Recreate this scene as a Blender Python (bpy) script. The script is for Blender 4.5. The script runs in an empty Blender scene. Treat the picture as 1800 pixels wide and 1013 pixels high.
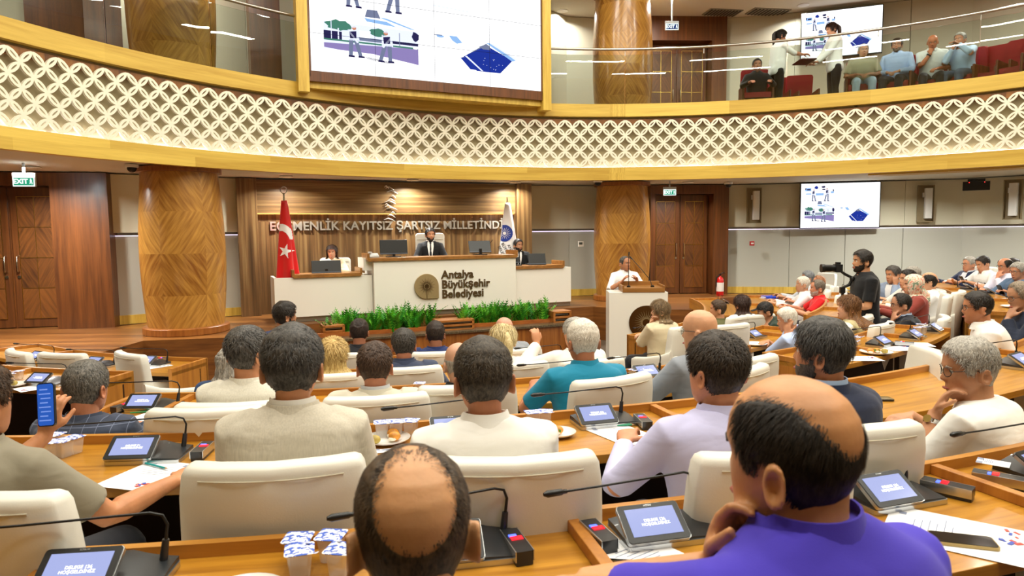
import bpy, math, random, numpy as np
from mathutils import Vector, Matrix
scene = bpy.context.scene
COL = scene.collection
R = math.radians
random.seed(7)
RNG = np.random.default_rng(11)

# ---------------------------------------------------------------- camera
CAM_H = 2.15; PITCH = R(4.76); ROLL = R(0.6); FPX = 1200.0
cam_data = bpy.data.cameras.new('camera'); cam = bpy.data.objects.new('camera', cam_data); COL.objects.link(cam)
cam_data.sensor_width = 36; cam_data.lens = 24; cam_data.clip_start = 0.05; cam_data.clip_end = 100
_f = Vector((0, math.cos(PITCH), -math.sin(PITCH))); _u = Vector((0, math.sin(PITCH), math.cos(PITCH))); _r = Vector((1, 0, 0))
_r2 = _r * math.cos(ROLL) - _u * math.sin(ROLL); _u2 = _u * math.cos(ROLL) + _r * math.sin(ROLL)
cam.matrix_world = Matrix(((_r2.x, _u2.x, -_f.x, 0), (_r2.y, _u2.y, -_f.y, 0), (_r2.z, _u2.z, -_f.z, CAM_H), (0, 0, 0, 1)))
scene.camera = cam
cam_data.dof.use_dof = True; cam_data.dof.focus_distance = 7.5; cam_data.dof.aperture_fstop = 7.1

# ---------------------------------------------------------------- world, exposure
w = bpy.data.worlds.new('world'); scene.world = w; w.use_nodes = True
w.node_tree.nodes['Background'].inputs[0].default_value = (1.0, 0.97, 0.92, 1)
w.node_tree.nodes['Background'].inputs[1].default_value = 0.1
scene.view_settings.view_transform = 'Standard'; scene.view_settings.look = 'None'
scene.view_settings.exposure = 0.22; scene.view_settings.gamma = 1.0; scene.view_settings.use_curve_mapping = False

# ---------------------------------------------------------------- lights
HC = Vector((2.24, 5.2)); HR = 8.26          # centre and radius of the gallery edge
def area(name, loc, size, power, color=(1, .95, .86), rot=(0, 0, 0), sizey=None, spread=None):
    l = bpy.data.lights.new(name, 'AREA'); l.energy = power; l.color = color
    l.shape = 'RECTANGLE' if sizey else 'DISK'; l.size = size
    if sizey: l.size_y = sizey
    if spread: l.spread = spread
    o = bpy.data.objects.new(name, l); COL.objects.link(o); o.location = loc; o.rotation_euler = rot
    return o
for (rad, n, ph) in ((2.2, 6, 0), (4.3, 10, .3), (6.2, 14, .1)):      # the dome's rings of short linear lamps
    for k in range(n):
        a = 2 * math.pi * k / n + ph
        area('ceiling_lamp', (HC.x + rad * math.cos(a), HC.y + rad * math.sin(a), 8.3), 1.5, 58, color=(1, .96, .83), rot=(0, 0, a + math.pi / 2), sizey=.16)

def px_dir(x, y):
    return _f + _r2 * ((x - 900) / FPX) - _u2 * ((y - 506.5) / FPX)
def at_depth(x, y, D):
    d = px_dir(x, y); return Vector((0, 0, CAM_H)) + d * (D / d.y)
def at_height(x, y, z):
    d = px_dir(x, y); return Vector((0, 0, CAM_H)) + d * ((z - CAM_H) / d.z)
# ---------------------------------------------------------------- object helpers
def tag(o, label=None, cat=None, group=None, kind=None):
    if label: o['label'] = label
    if cat: o['category'] = cat
    if group: o['group'] = group
    if kind: o['kind'] = kind
    return o
def empty(name, loc=(0, 0, 0), rz=0.0, label=None, cat=None, group=None, kind=None):
    o = bpy.data.objects.new(name, None); COL.objects.link(o); o.location = loc; o.rotation_euler = (0, 0, rz)
    o.empty_display_size = .1
    return tag(o, label, cat, group, kind)
def copy_tree(o, parent=None):
    c = o.copy(); COL.objects.link(c)
    if parent: c.parent = parent
    for ch in list(o.children): copy_tree(ch, c)
    return c

class MB:
    """collects shapes and links them as one mesh object"""
    def __init__(s): s.v = []; s.f = []; s.m = []; s.mi = 0
    def mat(s, i): s.mi = i; return s
    def add(s, vs, fs):
        b = len(s.v); s.v.extend([tuple(p) for p in vs]); s.f.extend([tuple(b + i for i in f) for f in fs]); s.m.extend([s.mi] * len(fs)); return s
    def box(s, c, d, rz=0.0, M=None, taper=1.0):
        x, y, z = d[0] / 2, d[1] / 2, d[2] / 2
        vs = [Vector((sx * x * (taper if sz > 0 else 1), sy * y * (taper if sz > 0 else 1), sz * z)) for sz in (-1, 1) for sy in (-1, 1) for sx in (-1, 1)]
        m = Matrix.Translation(Vector(c)) @ (Matrix.Rotation(rz, 4, 'Z'))
        if M: m = M @ m
        vs = [m @ p for p in vs]
        return s.add(vs, [(0, 2, 3, 1), (4, 5, 7, 6), (0, 1, 5, 4), (2, 6, 7, 3), (0, 4, 6, 2), (1, 3, 7, 5)])
    def rbox(s, c, d, r=.01, n=3, rz=0.0, M=None):
        """box with rounded vertical edges"""
        x, y = d[0] / 2 - r, d[1] / 2 - r
        pts = []
        for (cx, cy, a0) in ((x, y, 0), (-x, y, 90), (-x, -y, 180), (x, -y, 270)):
            for k in range(n + 1):
                a = R(a0 + 90 * k / n); pts.append((cx + r * math.cos(a), cy + r * math.sin(a)))
        return s.prism(pts, c[2] - d[2] / 2, c[2] + d[2] / 2, off=(c[0], c[1]), rz=rz, M=M)
    def prism(s, pts, z0, z1, off=(0, 0), rz=0.0, M=None, t=1.0):
        n = len(pts); ca, sa = math.cos(rz), math.sin(rz); vs = []
        for z, q in ((z0, 1), (z1, t)):
            for (x, y) in pts:
                x *= q; y *= q
                p = Vector((off[0] + x * ca - y * sa, off[1] + x * sa + y * ca, z)); vs.append(M @ p if M else p)
        fs = [tuple(range(n - 1, -1, -1)), tuple(range(n, 2 * n))] + [(i, (i + 1) % n, n + (i + 1) % n, n + i) for i in range(n)]
        return s.add(vs, fs)
    def cyl(s, a, b, r0, r1=None, n=16, caps=True):
        return s.tube([a, b], [r0, r0 if r1 is None else r1], n, caps)
    def tube(s, path, rad, n=8, caps=True):
        P = [Vector(p) for p in path]
        if not hasattr(rad, '__len__'): rad = [rad] * len(P)
        t0 = (P[1] - P[0]).normalized()
        up = Vector((0, 0, 1)) if abs(t0.z) < .9 else Vector((1, 0, 0))
        nx = t0.cross(up).normalized(); vs = []
        for i, p in enumerate(P):
            t = (P[min(i + 1, len(P) - 1)] - P[max(i - 1, 0)]).normalized()
            nx = (nx - t * nx.dot(t)).normalized(); ny = t.cross(nx)
            for k in range(n):
                a = 2 * math.pi * k / n; vs.append(p + (nx * math.cos(a) + ny * math.sin(a)) * rad[i])
        fs = [(i * n + k, i * n + (k + 1) % n, (i + 1) * n + (k + 1) % n, (i + 1) * n + k) for i in range(len(P) - 1) for k in range(n)]
        if caps: fs += [tuple(range(n - 1, -1, -1)), tuple((len(P) - 1) * n + k for k in range(n))]
        return s.add(vs, fs)
    def rings(s, rings, caps=True):
        """rings: lists of equal length of points"""
        n = len(rings[0]); vs = [p for r in rings for p in r]
        fs = [(i * n + k, i * n + (k + 1) % n, (i + 1) * n + (k + 1) % n, (i + 1) * n + k) for i in range(len(rings) - 1) for k in range(n)]
        if caps: fs += [tuple(range(n - 1, -1, -1)), tuple((len(rings) - 1) * n + k for k in range(n))]
        return s.add(vs, fs)
    def lathe(s, prof, c=(0, 0, 0), n=24, M=None):
        rings = []
        for (r, z) in prof:
            ring = [Vector((c[0] + r * math.cos(2 * math.pi * k / n), c[1] + r * math.sin(2 * math.pi * k / n), c[2] + z)) for k in range(n)]
            rings.append([M @ p for p in ring] if M else ring)
        return s.rings(rings)
    def ball(s, c, r, n=10, m=8):
        if not hasattr(r, '__len__'): r = (r, r, r)
        rings = []
        for i in range(m + 1):
            a = math.pi * i / m; q = max(math.sin(a), .02)
            rings.append([Vector((c[0] + r[0] * q * math.cos(2 * math.pi * k / n), c[1] + r[1] * q * math.sin(2 * math.pi * k / n), c[2] - r[2] * math.cos(a))) for k in range(n)])
        return s.rings(rings)
    def arc(s, C, r0, r1, a0, a1, z0, z1, n=None):
        """solid sector of a ring about C; angle 0 looks to -Y, positive to +X"""
        if n is None: n = max(2, int(abs(a1 - a0) * r1 / .18))
        vs = []
        for i in range(n + 1):
            a = a0 + (a1 - a0) * i / n; sx, sy = math.sin(a), -math.cos(a)
            for (r, z) in ((r0, z0), (r1, z0), (r1, z1), (r0, z1)): vs.append((C[0] + r * sx, C[1] + r * sy, z))
        fs = [(i * 4 + k, (i + 1) * 4 + k, (i + 1) * 4 + (k + 1) % 4, i * 4 + (k + 1) % 4) for i in range(n) for k in range(4)]
        fs += [(0, 1, 2, 3), (n * 4 + 3, n * 4 + 2, n * 4 + 1, n * 4)]
        return s.add(vs, fs)
    def build(s, name, mats, parent=None, smooth=None, bevel=0, uvc=None):
        me = bpy.data.meshes.new(name); me.from_pydata(s.v, [], s.f); me.validate()
        if not isinstance(mats, (list, tuple)): mats = [mats]
        for m in mats: me.materials.append(m)
        if len(mats) > 1 and len(me.polygons) == len(s.m): me.polygons.foreach_set('material_index', s.m)
        fix_normals(me)
        if smooth is not None:
            me.polygons.foreach_set('use_smooth', [True] * len(me.polygons))
            if smooth < 180: me.set_sharp_from_angle(angle=R(smooth))
        if uvc: polar_uv(me, uvc)
        o = bpy.data.objects.new(name, me); COL.objects.link(o)
        if parent: o.parent = parent
        if bevel:
            b = o.modifiers.new('bevel', 'BEVEL'); b.width = bevel; b.segments = 2; b.limit_method = 'ANGLE'; b.angle_limit = R(40)
        return o
import bmesh
def fix_normals(me):
    bm = bmesh.new(); bm.from_mesh(me); bmesh.ops.recalc_face_normals(bm, faces=bm.faces); bm.to_mesh(me); bm.free()
def polar_uv(me, c):
    """u = length along the arc, v = radius + height"""
    uv = me.uv_layers.new(name='uv'); co = me.vertices
    for l in me.loops:
        p = co[l.vertex_index].co; dx, dy = p.x - c[0], p.y - c[1]; r = math.hypot(dx, dy)
        uv.data[l.index].uv = (math.atan2(dx, -dy) * c[2], r + p.z)
def text_mesh(name, body, size, m, parent=None, depth=.002, align='CENTER', offset=0.0, M=None, spacing=1.0, line=1.0):
    c = bpy.data.curves.new(name, 'FONT'); c.body = body; c.size = size; c.extrude = depth; c.align_x = align; c.align_y = 'CENTER'
    c.offset = offset; c.space_character = spacing; c.space_line = line; c.resolution_u = 3
    t = bpy.data.objects.new(name + '_src', c); COL.objects.link(t)
    dg = bpy.context.evaluated_depsgraph_get(); dg.update()
    me = bpy.data.meshes.new_from_object(t.evaluated_get(dg)); COL.objects.unlink(t); bpy.data.objects.remove(t)
    me.name = name; me.materials.clear(); me.materials.append(m)
    if M: me.transform(M)
    o = bpy.data.objects.new(name, me); COL.objects.link(o)
    if parent: o.parent = parent
    return o

# ---------------------------------------------------------------- materials
def srgb(h):
    if isinstance(h, str):
        h = h.lstrip('#'); v = [int(h[i:i + 2], 16) / 255 for i in (0, 2, 4)]
    else: v = h
    return tuple((c / 12.92 if c <= .04045 else ((c + .055) / 1.055) ** 2.4) for c in v)
MATS = {}
def mat(name, color, rough=.5, metal=0.0, spec=.5, emit=0.0, emit_color=None, alpha=1.0, trans=0.0, ior=1.45, bump=0.0, bscale=60.0, coat=0.0, sheen=0.0, var=0.0, vscale=3.0):
    key = name
    if key in MATS: return MATS[key]
    m = bpy.data.materials.new(name); m.use_nodes = True; nt = m.node_tree; b = nt.nodes['Principled BSDF']
    c = srgb(color); b.inputs['Base Color'].default_value = (*c, 1)
    b.inputs['Roughness'].default_value = rough; b.inputs['Metallic'].default_value = metal
    b.inputs['Specular IOR Level'].default_value = spec; b.inputs['Alpha'].default_value = alpha
    b.inputs['Transmission Weight'].default_value = trans; b.inputs['IOR'].default_value = ior
    b.inputs['Coat Weight'].default_value = coat; b.inputs['Sheen Weight'].default_value = sheen
    if emit:
        b.inputs['Emission Color'].default_value = (*(srgb(emit_color) if emit_color else c), 1); b.inputs['Emission Strength'].default_value = emit
    if bump or var:
        tc = nt.nodes.new('ShaderNodeTexCoord'); nz = nt.nodes.new('ShaderNodeTexNoise')
        nt.links.new(tc.outputs['Object'], nz.inputs['Vector']); nz.inputs['Scale'].default_value = bscale; nz.inputs['Detail'].default_value = 4
        if bump:
            bp = nt.nodes.new('ShaderNodeBump'); bp.inputs['Strength'].default_value = bump; bp.inputs['Distance'].default_value = .01
            nt.links.new(nz.outputs['Fac'], bp.inputs['Height']); nt.links.new(bp.outputs['Normal'], b.inputs['Normal'])
        if var:
            n2 = nt.nodes.new('ShaderNodeTexNoise'); n2.inputs['Scale'].default_value = vscale; nt.links.new(tc.outputs['Object'], n2.inputs['Vector']); n2.inputs['Detail'].default_value = 5
            rp = nt.nodes.new('ShaderNodeValToRGB'); rp.color_ramp.elements[0].position = .35; rp.color_ramp.elements[1].position = .65
            rp.color_ramp.elements[0].color = (*[x * (1 - var) for x in c], 1); rp.color_ramp.elements[1].color = (*[min(1, x * (1 + var)) for x in c], 1)
            nt.links.new(n2.outputs['Fac'], rp.inputs['Fac']); nt.links.new(rp.outputs['Color'], b.inputs['Base Color'])
    MATS[key] = m
    return m
def wood(name, dark, light, stretch=(1, 14, 14), scale=1.5, rough=.35, coord='Object', board=None, spec=.5, coat=0.0, mid=None):
    """grain: noise squeezed across the fibre; board=(length, width) adds plank-to-plank tone"""
    if name in MATS: return MATS[name]
    m = bpy.data.materials.new(name); m.use_nodes = True; nt = m.node_tree; b = nt.nodes['Principled BSDF']; L = nt.links.new
    tc = nt.nodes.new('ShaderNodeTexCoord'); mp = nt.nodes.new('ShaderNodeMapping'); L(tc.outputs[coord], mp.inputs['Vector'])
    mp.inputs['Scale'].default_value = stretch
    nz = nt.nodes.new('ShaderNodeTexNoise'); nz.inputs['Scale'].default_value = scale; nz.inputs['Detail'].default_value = 7; nz.inputs['Roughness'].default_value = .62; nz.inputs['Distortion'].default_value = .25
    L(mp.outputs['Vector'], nz.inputs['Vector'])
    rp = nt.nodes.new('ShaderNodeValToRGB'); e = rp.color_ramp.elements
    e[0].position = .3; e[1].position = .72; e[0].color = (*srgb(dark), 1); e[1].color = (*srgb(light), 1)
    if mid: k = e.new(.5); k.color = (*srgb(mid), 1)
    fac = nz.outputs['Fac']
    if board:
        br = nt.nodes.new('ShaderNodeTexBrick'); L(tc.outputs[coord], br.inputs['Vector'])
        br.inputs['Scale'].default_value = 1; br.inputs['Brick Width'].default_value = board[0]; br.inputs['Row Height'].default_value = board[1]
        br.inputs['Mortar Size'].default_value = .0015; br.inputs['Mortar'].default_value = (.25, .25, .25, 1)
        br.inputs['Color1'].default_value = (0, 0, 0, 1); br.inputs['Color2'].default_value = (1, 1, 1, 1); br.inputs['Bias'].default_value = 0
        mx = nt.nodes.new('ShaderNodeMix'); mx.data_type = 'FLOAT'; mx.inputs[0].default_value = .3
        L(nz.outputs['Fac'], mx.inputs[2]); L(br.outputs['Color'], mx.inputs[3]); fac = mx.outputs[0]
    L(fac, rp.inputs['Fac']); L(rp.outputs['Color'], b.inputs['Base Color'])
    b.inputs['Roughness'].default_value = rough; b.inputs['Specular IOR Level'].default_value = spec; b.inputs['Coat Weight'].default_value = coat; b.inputs['Coat Roughness'].default_value = .12
    MATS[name] = m
    return m
def chevron_wood(name, dark, light, bw, bh, rough=.28, coat=.4):
    """veneer laid as mirrored diagonal blocks; uses the UV map in metres"""
    m = bpy.data.materials.new(name); m.use_nodes = True; nt = m.node_tree; b = nt.nodes['Principled BSDF']; L = nt.links.new
    def mth(op, a, c=None, v=None):
        n = nt.nodes.new('ShaderNodeMath'); n.operation = op
        if isinstance(a, (int, float)): n.inputs[0].default_value = a
        else: L(a, n.inputs[0])
        if c is not None:
            if isinstance(c, (int, float)): n.inputs[1].default_value = c
            else: L(c, n.inputs[1])
        return n.outputs[0]
    tc = nt.nodes.new('ShaderNodeTexCoord'); sp = nt.nodes.new('ShaderNodeSeparateXYZ'); L(tc.outputs['UV'], sp.inputs[0])
    u, v = sp.outputs[0], sp.outputs[1]
    iu = mth('FLOOR', mth('DIVIDE', u, bw)); iv = mth('FLOOR', mth('DIVIDE', v, bh))
    par = mth('MODULO', mth('ADD', mth('ADD', iu, iv), 100.0), 2.0)
    sgn = mth('SUBTRACT', mth('MULTIPLY', par, 2.0), 1.0)
    st = mth('ADD', v, mth('MULTIPLY', u, sgn)); al = mth('SUBTRACT', v, mth('MULTIPLY', u, sgn))
    cb = nt.nodes.new('ShaderNodeCombineXYZ'); L(mth('MULTIPLY', st, 15.0), cb.inputs[0]); L(mth('MULTIPLY', al, 1.6), cb.inputs[1]); L(mth('ADD', mth('MULTIPLY', iu, 3.7), mth('MULTIPLY', iv, 1.9)), cb.inputs[2])
    nz = nt.nodes.new('ShaderNodeTexNoise'); nz.inputs['Scale'].default_value = 1; nz.inputs['Detail'].default_value = 4; L(cb.outputs[0], nz.inputs['Vector'])
    blk = nt.nodes.new('ShaderNodeTexWhiteNoise'); blk.noise_dimensions = '2D'; c2 = nt.nodes.new('ShaderNodeCombineXYZ'); L(iu, c2.inputs[0]); L(iv, c2.inputs[1]); L(c2.outputs[0], blk.inputs['Vector'])
    fac = mth('ADD', mth('MULTIPLY', nz.outputs['Fac'], .85), mth('MULTIPLY', blk.outputs['Value'], .22))
    rp = nt.nodes.new('ShaderNodeValToRGB'); e = rp.color_ramp.elements; e[0].position = .3; e[1].position = .8; e[0].color = (*srgb(dark), 1); e[1].color = (*srgb(light), 1)
    L(fac, rp.inputs['Fac']); L(rp.outputs['Color'], b.inputs['Base Color'])
    b.inputs['Roughness'].default_value = rough; b.inputs['Coat Weight'].default_value = coat; b.inputs['Coat Roughness'].default_value = .15
    MATS[name] = m
    return m
M_BAND = wood('honey_oak_band', '#BC9636', '#E6C65C', stretch=(.5, 9, 9), scale=1.6, rough=.45, coord='UV', board=(2.4, .5))
M_HONEY = wood('honey_oak', '#BC9636', '#E6C65C', stretch=(9, 9, .7), scale=1.5, rough=.45)
M_DESK = wood('desk_oak', '#9A6418', '#CC9230', stretch=(.6, 11, 11), scale=2.0, rough=.3, coord='UV', coat=.2)
M_DARK = wood('reddish_walnut', '#46260F', '#74431C', stretch=(12, 12, .6), scale=1.4, rough=.35, coat=.2)
M_FLOOR = wood('stage_planks', '#5E3716', '#A06A33', stretch=(.8, 12, 1), scale=1.3, rough=.33, board=(1.8, .14), coat=.15)
M_RISER = wood('stage_riser_wood', '#5B3315', '#8E5A2A', stretch=(.9, .9, 11), scale=1.3, rough=.4)
M_WALNUT = wood('walnut_backdrop', '#43301B', '#947A4E', stretch=(9, 9, .28), scale=1.5, rough=.35, coat=.15, mid='#6C4F2E')
M_WALNUTH = wood('walnut_backdrop_horizontal', '#4A361E', '#957C50', stretch=(.3, .3, 12), scale=1.6, rough=.35, coat=.15, mid='#705431')
M_COLUMN = chevron_wood('column_veneer', '#84501B', '#CE9A48', 5.6 / 6, .62)
M_DOOR = chevron_wood('door_veneer', '#3E2109', '#7C4A1C', .43, .49, rough=.4, coat=.1)
M_FABRIC = mat('wall_panel_upper', '#D2CFB6', rough=.85, bump=.15, bscale=300)
M_FABRICG = mat('wall_panel_lower', '#B6B7AA', rough=.85, bump=.15, bscale=300)
M_CEIL = mat('ceiling_plaster', '#D6D2C2', rough=.9)
M_LATT = mat('lattice_white', '#EFEAD6', rough=.5)
M_LATTBACK = mat('lattice_backing', '#A79A78', rough=.8)
M_GOLD = mat('brass_inlay', '#D9B45A', rough=.25, metal=1)
M_STEEL = mat('brushed_steel', '#B9B6AE', rough=.3, metal=1)
M_WHITE = mat('white_lacquer', '#F1EFE6', rough=.3, coat=.2)
M_BLACK = mat('black_plastic', '#121314', rough=.35)
M_LED = mat('lit_lamp', '#FFFFFF', emit=6.0, emit_color='#FFF8EC')
M_LEDS = mat('lit_led_strip', '#FFFFFF', emit=3.2, emit_color='#F7F2FF')
M_CHROME = mat('chrome', '#D8D8D8', rough=.12, metal=1)
M_GLASS = mat('clear_glass', '#F4FAF8', rough=.0, trans=1.0, ior=1.45)
# ---------------------------------------------------------------- room shell
STAGE = .65; CEIL1 = 3.15; FL2 = 4.30; CEIL2 = 7.1
def quad_wall(name, pts, z0, z1, m, t=.12, kind='structure', inward=None, parent=None):
    """wall along a polyline of (x, y); thickness goes outward (left of the direction)"""
    b = MB()
    for (p, q) in zip(pts[:-1], pts[1:]):
        p = Vector(p); q = Vector(q); d = (q - p).normalized(); n = Vector((-d.y, d.x)) * t
        b.add([(p.x, p.y, z0), (q.x, q.y, z0), (q.x + n.x, q.y + n.y, z0), (p.x + n.x, p.y + n.y, z0), (p.x, p.y, z1), (q.x, q.y, z1), (q.x + n.x, q.y + n.y, z1), (p.x + n.x, p.y + n.y, z1)],
              [(0, 3, 2, 1), (4, 5, 6, 7), (0, 1, 5, 4), (1, 2, 6, 5), (2, 3, 7, 6), (3, 0, 4, 7)])
    o = b.build(name, m, parent)
    if kind and not parent: o['kind'] = kind
    return o
# floor slab of the hall (carpet strip under the seats)
b = MB(); b.prism([(HC.x + 14.5 * math.cos(a), HC.y + 14.5 * math.sin(a)) for a in [2 * math.pi * k / 48 for k in range(48)]], -.2, 0)
M_CARPET = mat('dark_floor', '#5A4A3A', rough=.8)
tag(b.build('floor', M_CARPET), kind='structure')
# seating tiers about the dais
DC = Vector((-2.3, 12.8))
ROWR = {1: 11.13, 2: 9.87, 3: 8.50, 4: 7.10, 5: 5.80}
ROWZ = {1: .50, 2: .46, 3: .33, 4: .18, 5: .05}
M_TIER = wood('tier_floor_wood', '#40281A', '#6A4A30', stretch=(1, 9, 1), scale=1.5, rough=.5, board=(1.6, .14))
b = MB(); tops = {5: (5.55, 6.82), 4: (6.82, 8.25), 3: (8.25, 9.6), 2: (9.6, 10.95), 1: (10.95, 15.5)}
for k, (r0, r1) in tops.items():
    b.arc(DC, r0, r1, R(-60), R(88), -.1 if k > 1 else -.1, ROWZ[k], n=60)
tag(b.build('floor_tiers', M_TIER), kind='structure')

# stage platform
stage = [(-13, 9.2), (-5.9, 8.4), (-5.28, 8.75), (-5.26, 9.62), (-4.1, 9.85), (-3.6, 10.75), (-3.9, 11.0), (1.6, 13.4), (2.4, 12.75), (3.5, 12.7), (4.4, 14.75), (5.7, 15.4), (9, 15.0), (9, 18), (-13, 18)]
b = MB(); b.mat(0); n = len(stage)
b.add([(x, y, STAGE) for x, y in stage] + [(x, y, 0) for x, y in stage], [tuple(range(n))])
b.mat(1)
b.f += [(i, n + i, n + (i + 1) % n, (i + 1) % n) for i in range(n)]; b.m += [1] * n
tag(b.build('floor_stage', [M_FLOOR, M_RISER]), kind='structure')

# walls. polyline points of the plan
LW = [(-13.0, 9.6), (-6.62, 11.05)]
NW = [(-6.62, 11.35), (-4.74, 12.75)]
BK = [(-4.95, 12.42), (.38, 14.75)]
RW = [(.30, 15.2), (1.3, 15.6), (3.3, 16.0)]
FW = [(4.75, 15.95), (6.35, 15.65), (9.72, 14.75)]
EW = [(9.72, 14.75), (12.2, 11.6), (14.0, 6.0), (12.5, -2.0), (6, -8), (-4, -8.5), (-10, -4), (-12.8, 3), (-13, 9.6)]
def panelled(name, pts, m_up=M_FABRIC, m_lo=M_FABRICG, seams=1.2, z0=0, z1=CEIL1, split=2.15):
    w = MB(); lo = MB(); up = MB(); sm = MB(); bb = MB()
    for (p, q) in zip(pts[:-1], pts[1:]):
        p = Vector(p); q = Vector(q); L = (q - p).length; d = (q - p) / L; n = Vector((d.y, -d.x))
        k = max(1, round(L / seams)); ang = math.atan2(d.y, d.x)
        c = (p + q) / 2 - n * .1
        w.box((c.x, c.y, (z0 + z1) / 2), (L + .02, .1, z1 - z0), ang)
        for i in range(k):
            c = p + d * (L * (i + .5) / k)
            cl = c + n * .0; cu = c + n * .05
            lo.mat(0).rbox((cl.x, cl.y, (z0 + split) / 2), (L / k - .006, .09, split - z0 - .02), .01, 1, ang)
            up.box((cu.x, cu.y, (split + z1) / 2 + .02), (L / k - .006, .12, z1 - split - .04), ang)
        c = (p + q) / 2 + n * .045
        bb.box((c.x, c.y, STAGE + .085 if z0 < 1 else z0 + .07), (L, .03, .15), ang)
        c = (p + q) / 2 + n * .05
        sm.box((c.x, c.y, split - .012), (L, .02, .012), ang)
    o = w.build(name, M_LATTBACK); o['kind'] = 'structure'
    lo.build('lower_panels', m_lo, o, bevel=.004); up.build('upper_panels', m_up, o, bevel=.004); bb.build('baseboard', M_HONEY, o); sm.build('led_strip', M_LEDS2, o)
    return o
M_LEDS2 = mat('dim_led_strip', '#FFFFFF', emit=1.3, emit_color='#E8DCFF')
panelled('wall_left', NW, seams=1.15)
panelled('wall_centre', RW, seams=1.1)
panelled('wall_right', FW, seams=1.15)
panelled('wall_far_right', EW[:3], seams=1.15)
quad_wall('wall_back', EW[2:], 0, 9.0, M_FABRIC)
# door surrounds: deep portals of reddish walnut with double doors
M_PULL = mat('satin_handle', '#CFC7B4', rough=.2, metal=1)
def portal(idx, A, B, z0, ztop, opening, doorh=2.3, depth=.42, mirror=False, seen=True):
    """A-B front line, opening = (from, to) metres along it"""
    A = Vector(A); B = Vector(B); L = (B - A).length; ang = math.atan2(B.y - A.y, B.x - A.x)
    M = Matrix.Translation((A.x, A.y, z0)) @ Matrix.Rotation(ang, 4, 'Z'); H = ztop - z0
    fr = MB(); a, c = opening
    fr.box((a / 2, depth / 2, H / 2), (a, depth, H), M=M)
    fr.box(((c + L) / 2, depth / 2, H / 2), (L - c, depth, H), M=M)
    fr.box(((a + c) / 2, depth / 2, (doorh + H) / 2), (c - a, depth, H - doorh), M=M)
    o = fr.build('trim_%d' % idx, M_DARK); o['kind'] = 'structure'
    W = (c - a) / 2
    d = MB(); d.box(((a + c) / 2, depth - .02, doorh / 2), (c - a, .05, doorh), M=M)
    door = d.build('door_%d' % idx, M_DARK); door['kind'] = 'structure'
    for s in (0, 1):
        x0 = a + s * W + .02; pw = W - .04
        lf = MB(); lf.box((x0 + pw / 2, depth - .06, doorh / 2), (pw, .05, doorh - .03), M=M)
        leaf = lf.build('door_leaf', M_DARK, door, bevel=.003)
        pn = MB(); yy = depth - .092; px0 = x0 + .1; px1 = x0 + pw - .1
        tw = (px1 - px0) / 2; th = (doorh - .32) / 4
        pn.add([M @ Vector(p) for p in ((px0, yy, .16), (px1, yy, .16), (px1, yy, doorh - .16), (px0, yy, doorh - .16), (px0, yy + .02, .16), (px1, yy + .02, .16), (px1, yy + .02, doorh - .16), (px0, yy + .02, doorh - .16))],
               [(0, 1, 2, 3), (4, 7, 6, 5), (0, 4, 5, 1), (1, 5, 6, 2), (2, 6, 7, 3), (3, 7, 4, 0)])
        po = pn.build('veneer_panel', M_DOOR, leaf)
        uv = po.data.uv_layers.new(name='uv'); Mi = M.inverted()
        for l in po.data.loops:
            q = Mi @ po.data.vertices[l.vertex_index].co; uv.data[l.index].uv = ((q.x - px0) / tw * .43, (q.z - .16) / th * .49)
        g = MB()
        for k in range(3): g.box((px0 + k * tw, yy - .003, doorh / 2), (.007, .006, doorh - .32), M=M)
        for k in range(5): g.box(((px0 + px1) / 2, yy - .003, .16 + k * th), (px1 - px0, .006, .007), M=M)
        g.build('brass_inlay', M_GOLD, leaf)
        hx = a + W + (-.09 if s == 0 else .09)
        h = MB(); pts = [M @ Vector(p) for p in ((hx, depth - .09, 1.18), (hx, depth - .14, 1.17), (hx, depth - .15, 1.05), (hx, depth - .14, .93), (hx, depth - .09, .92))]
        h.tube(pts, .011, 8); h.cyl(M @ Vector((hx, depth - .085, .84)), M @ Vector((hx, depth - .1, .84)), .026, n=14)
        h.build('door_handle', M_PULL, leaf, smooth=60)
    return door
portal(1, (-9.6, 10.38), (-6.5, 11.08), STAGE, CEIL1, (.9, 2.35))
portal(2, (3.15, 15.5), (4.95, 15.62), STAGE, CEIL1, (.1, 1.45))
quad_wall('wall_left_side', [(-13, 9.62), (-9.55, 10.4)], 0, CEIL1, M_DARK)
# walnut backdrop behind the dais
A = Vector(BK[0]); Bv = Vector(BK[1]); ang = math.atan2(Bv.y - A.y, Bv.x - A.x); LB = (Bv - A).length
MBK = Matrix.Translation((A.x, A.y, STAGE)) @ Matrix.Rotation(ang, 4, 'Z')       # local x along the wall, -y towards the hall
b = MB(); b.box((LB / 2, .16, (CEIL1 - STAGE) / 2), (LB, .1, CEIL1 - STAGE), M=MBK)
bk = b.build('wall_backdrop', M_WALNUT); bk['kind'] = 'structure'
b = MB(); b.box((LB / 2, .09, .86), (LB - .6, .05, 1.72), M=MBK); b.build('fluted_panel', M_WALNUT, bk)
b = MB(); b.box((LB / 2, .05, 2.18), (LB - .6, .13, .62), M=MBK); b.build('top_panel', M_WALNUTH, bk, bevel=.006)
b = MB()
for x in (.16, LB - .16): b.box((x, .02, 1.25), (.34, .3, 2.5), M=MBK)
b.build('pilaster', M_WALNUT, bk, bevel=.004)
M_COVE = mat('warm_cove_light', '#FFB060', emit=4, emit_color='#FFAA55')
b = MB(); b.box((LB / 2, .05, 1.865), (LB - .66, .012, .01), M=MBK); b.build('cove_light', M_COVE, bk)
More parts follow.
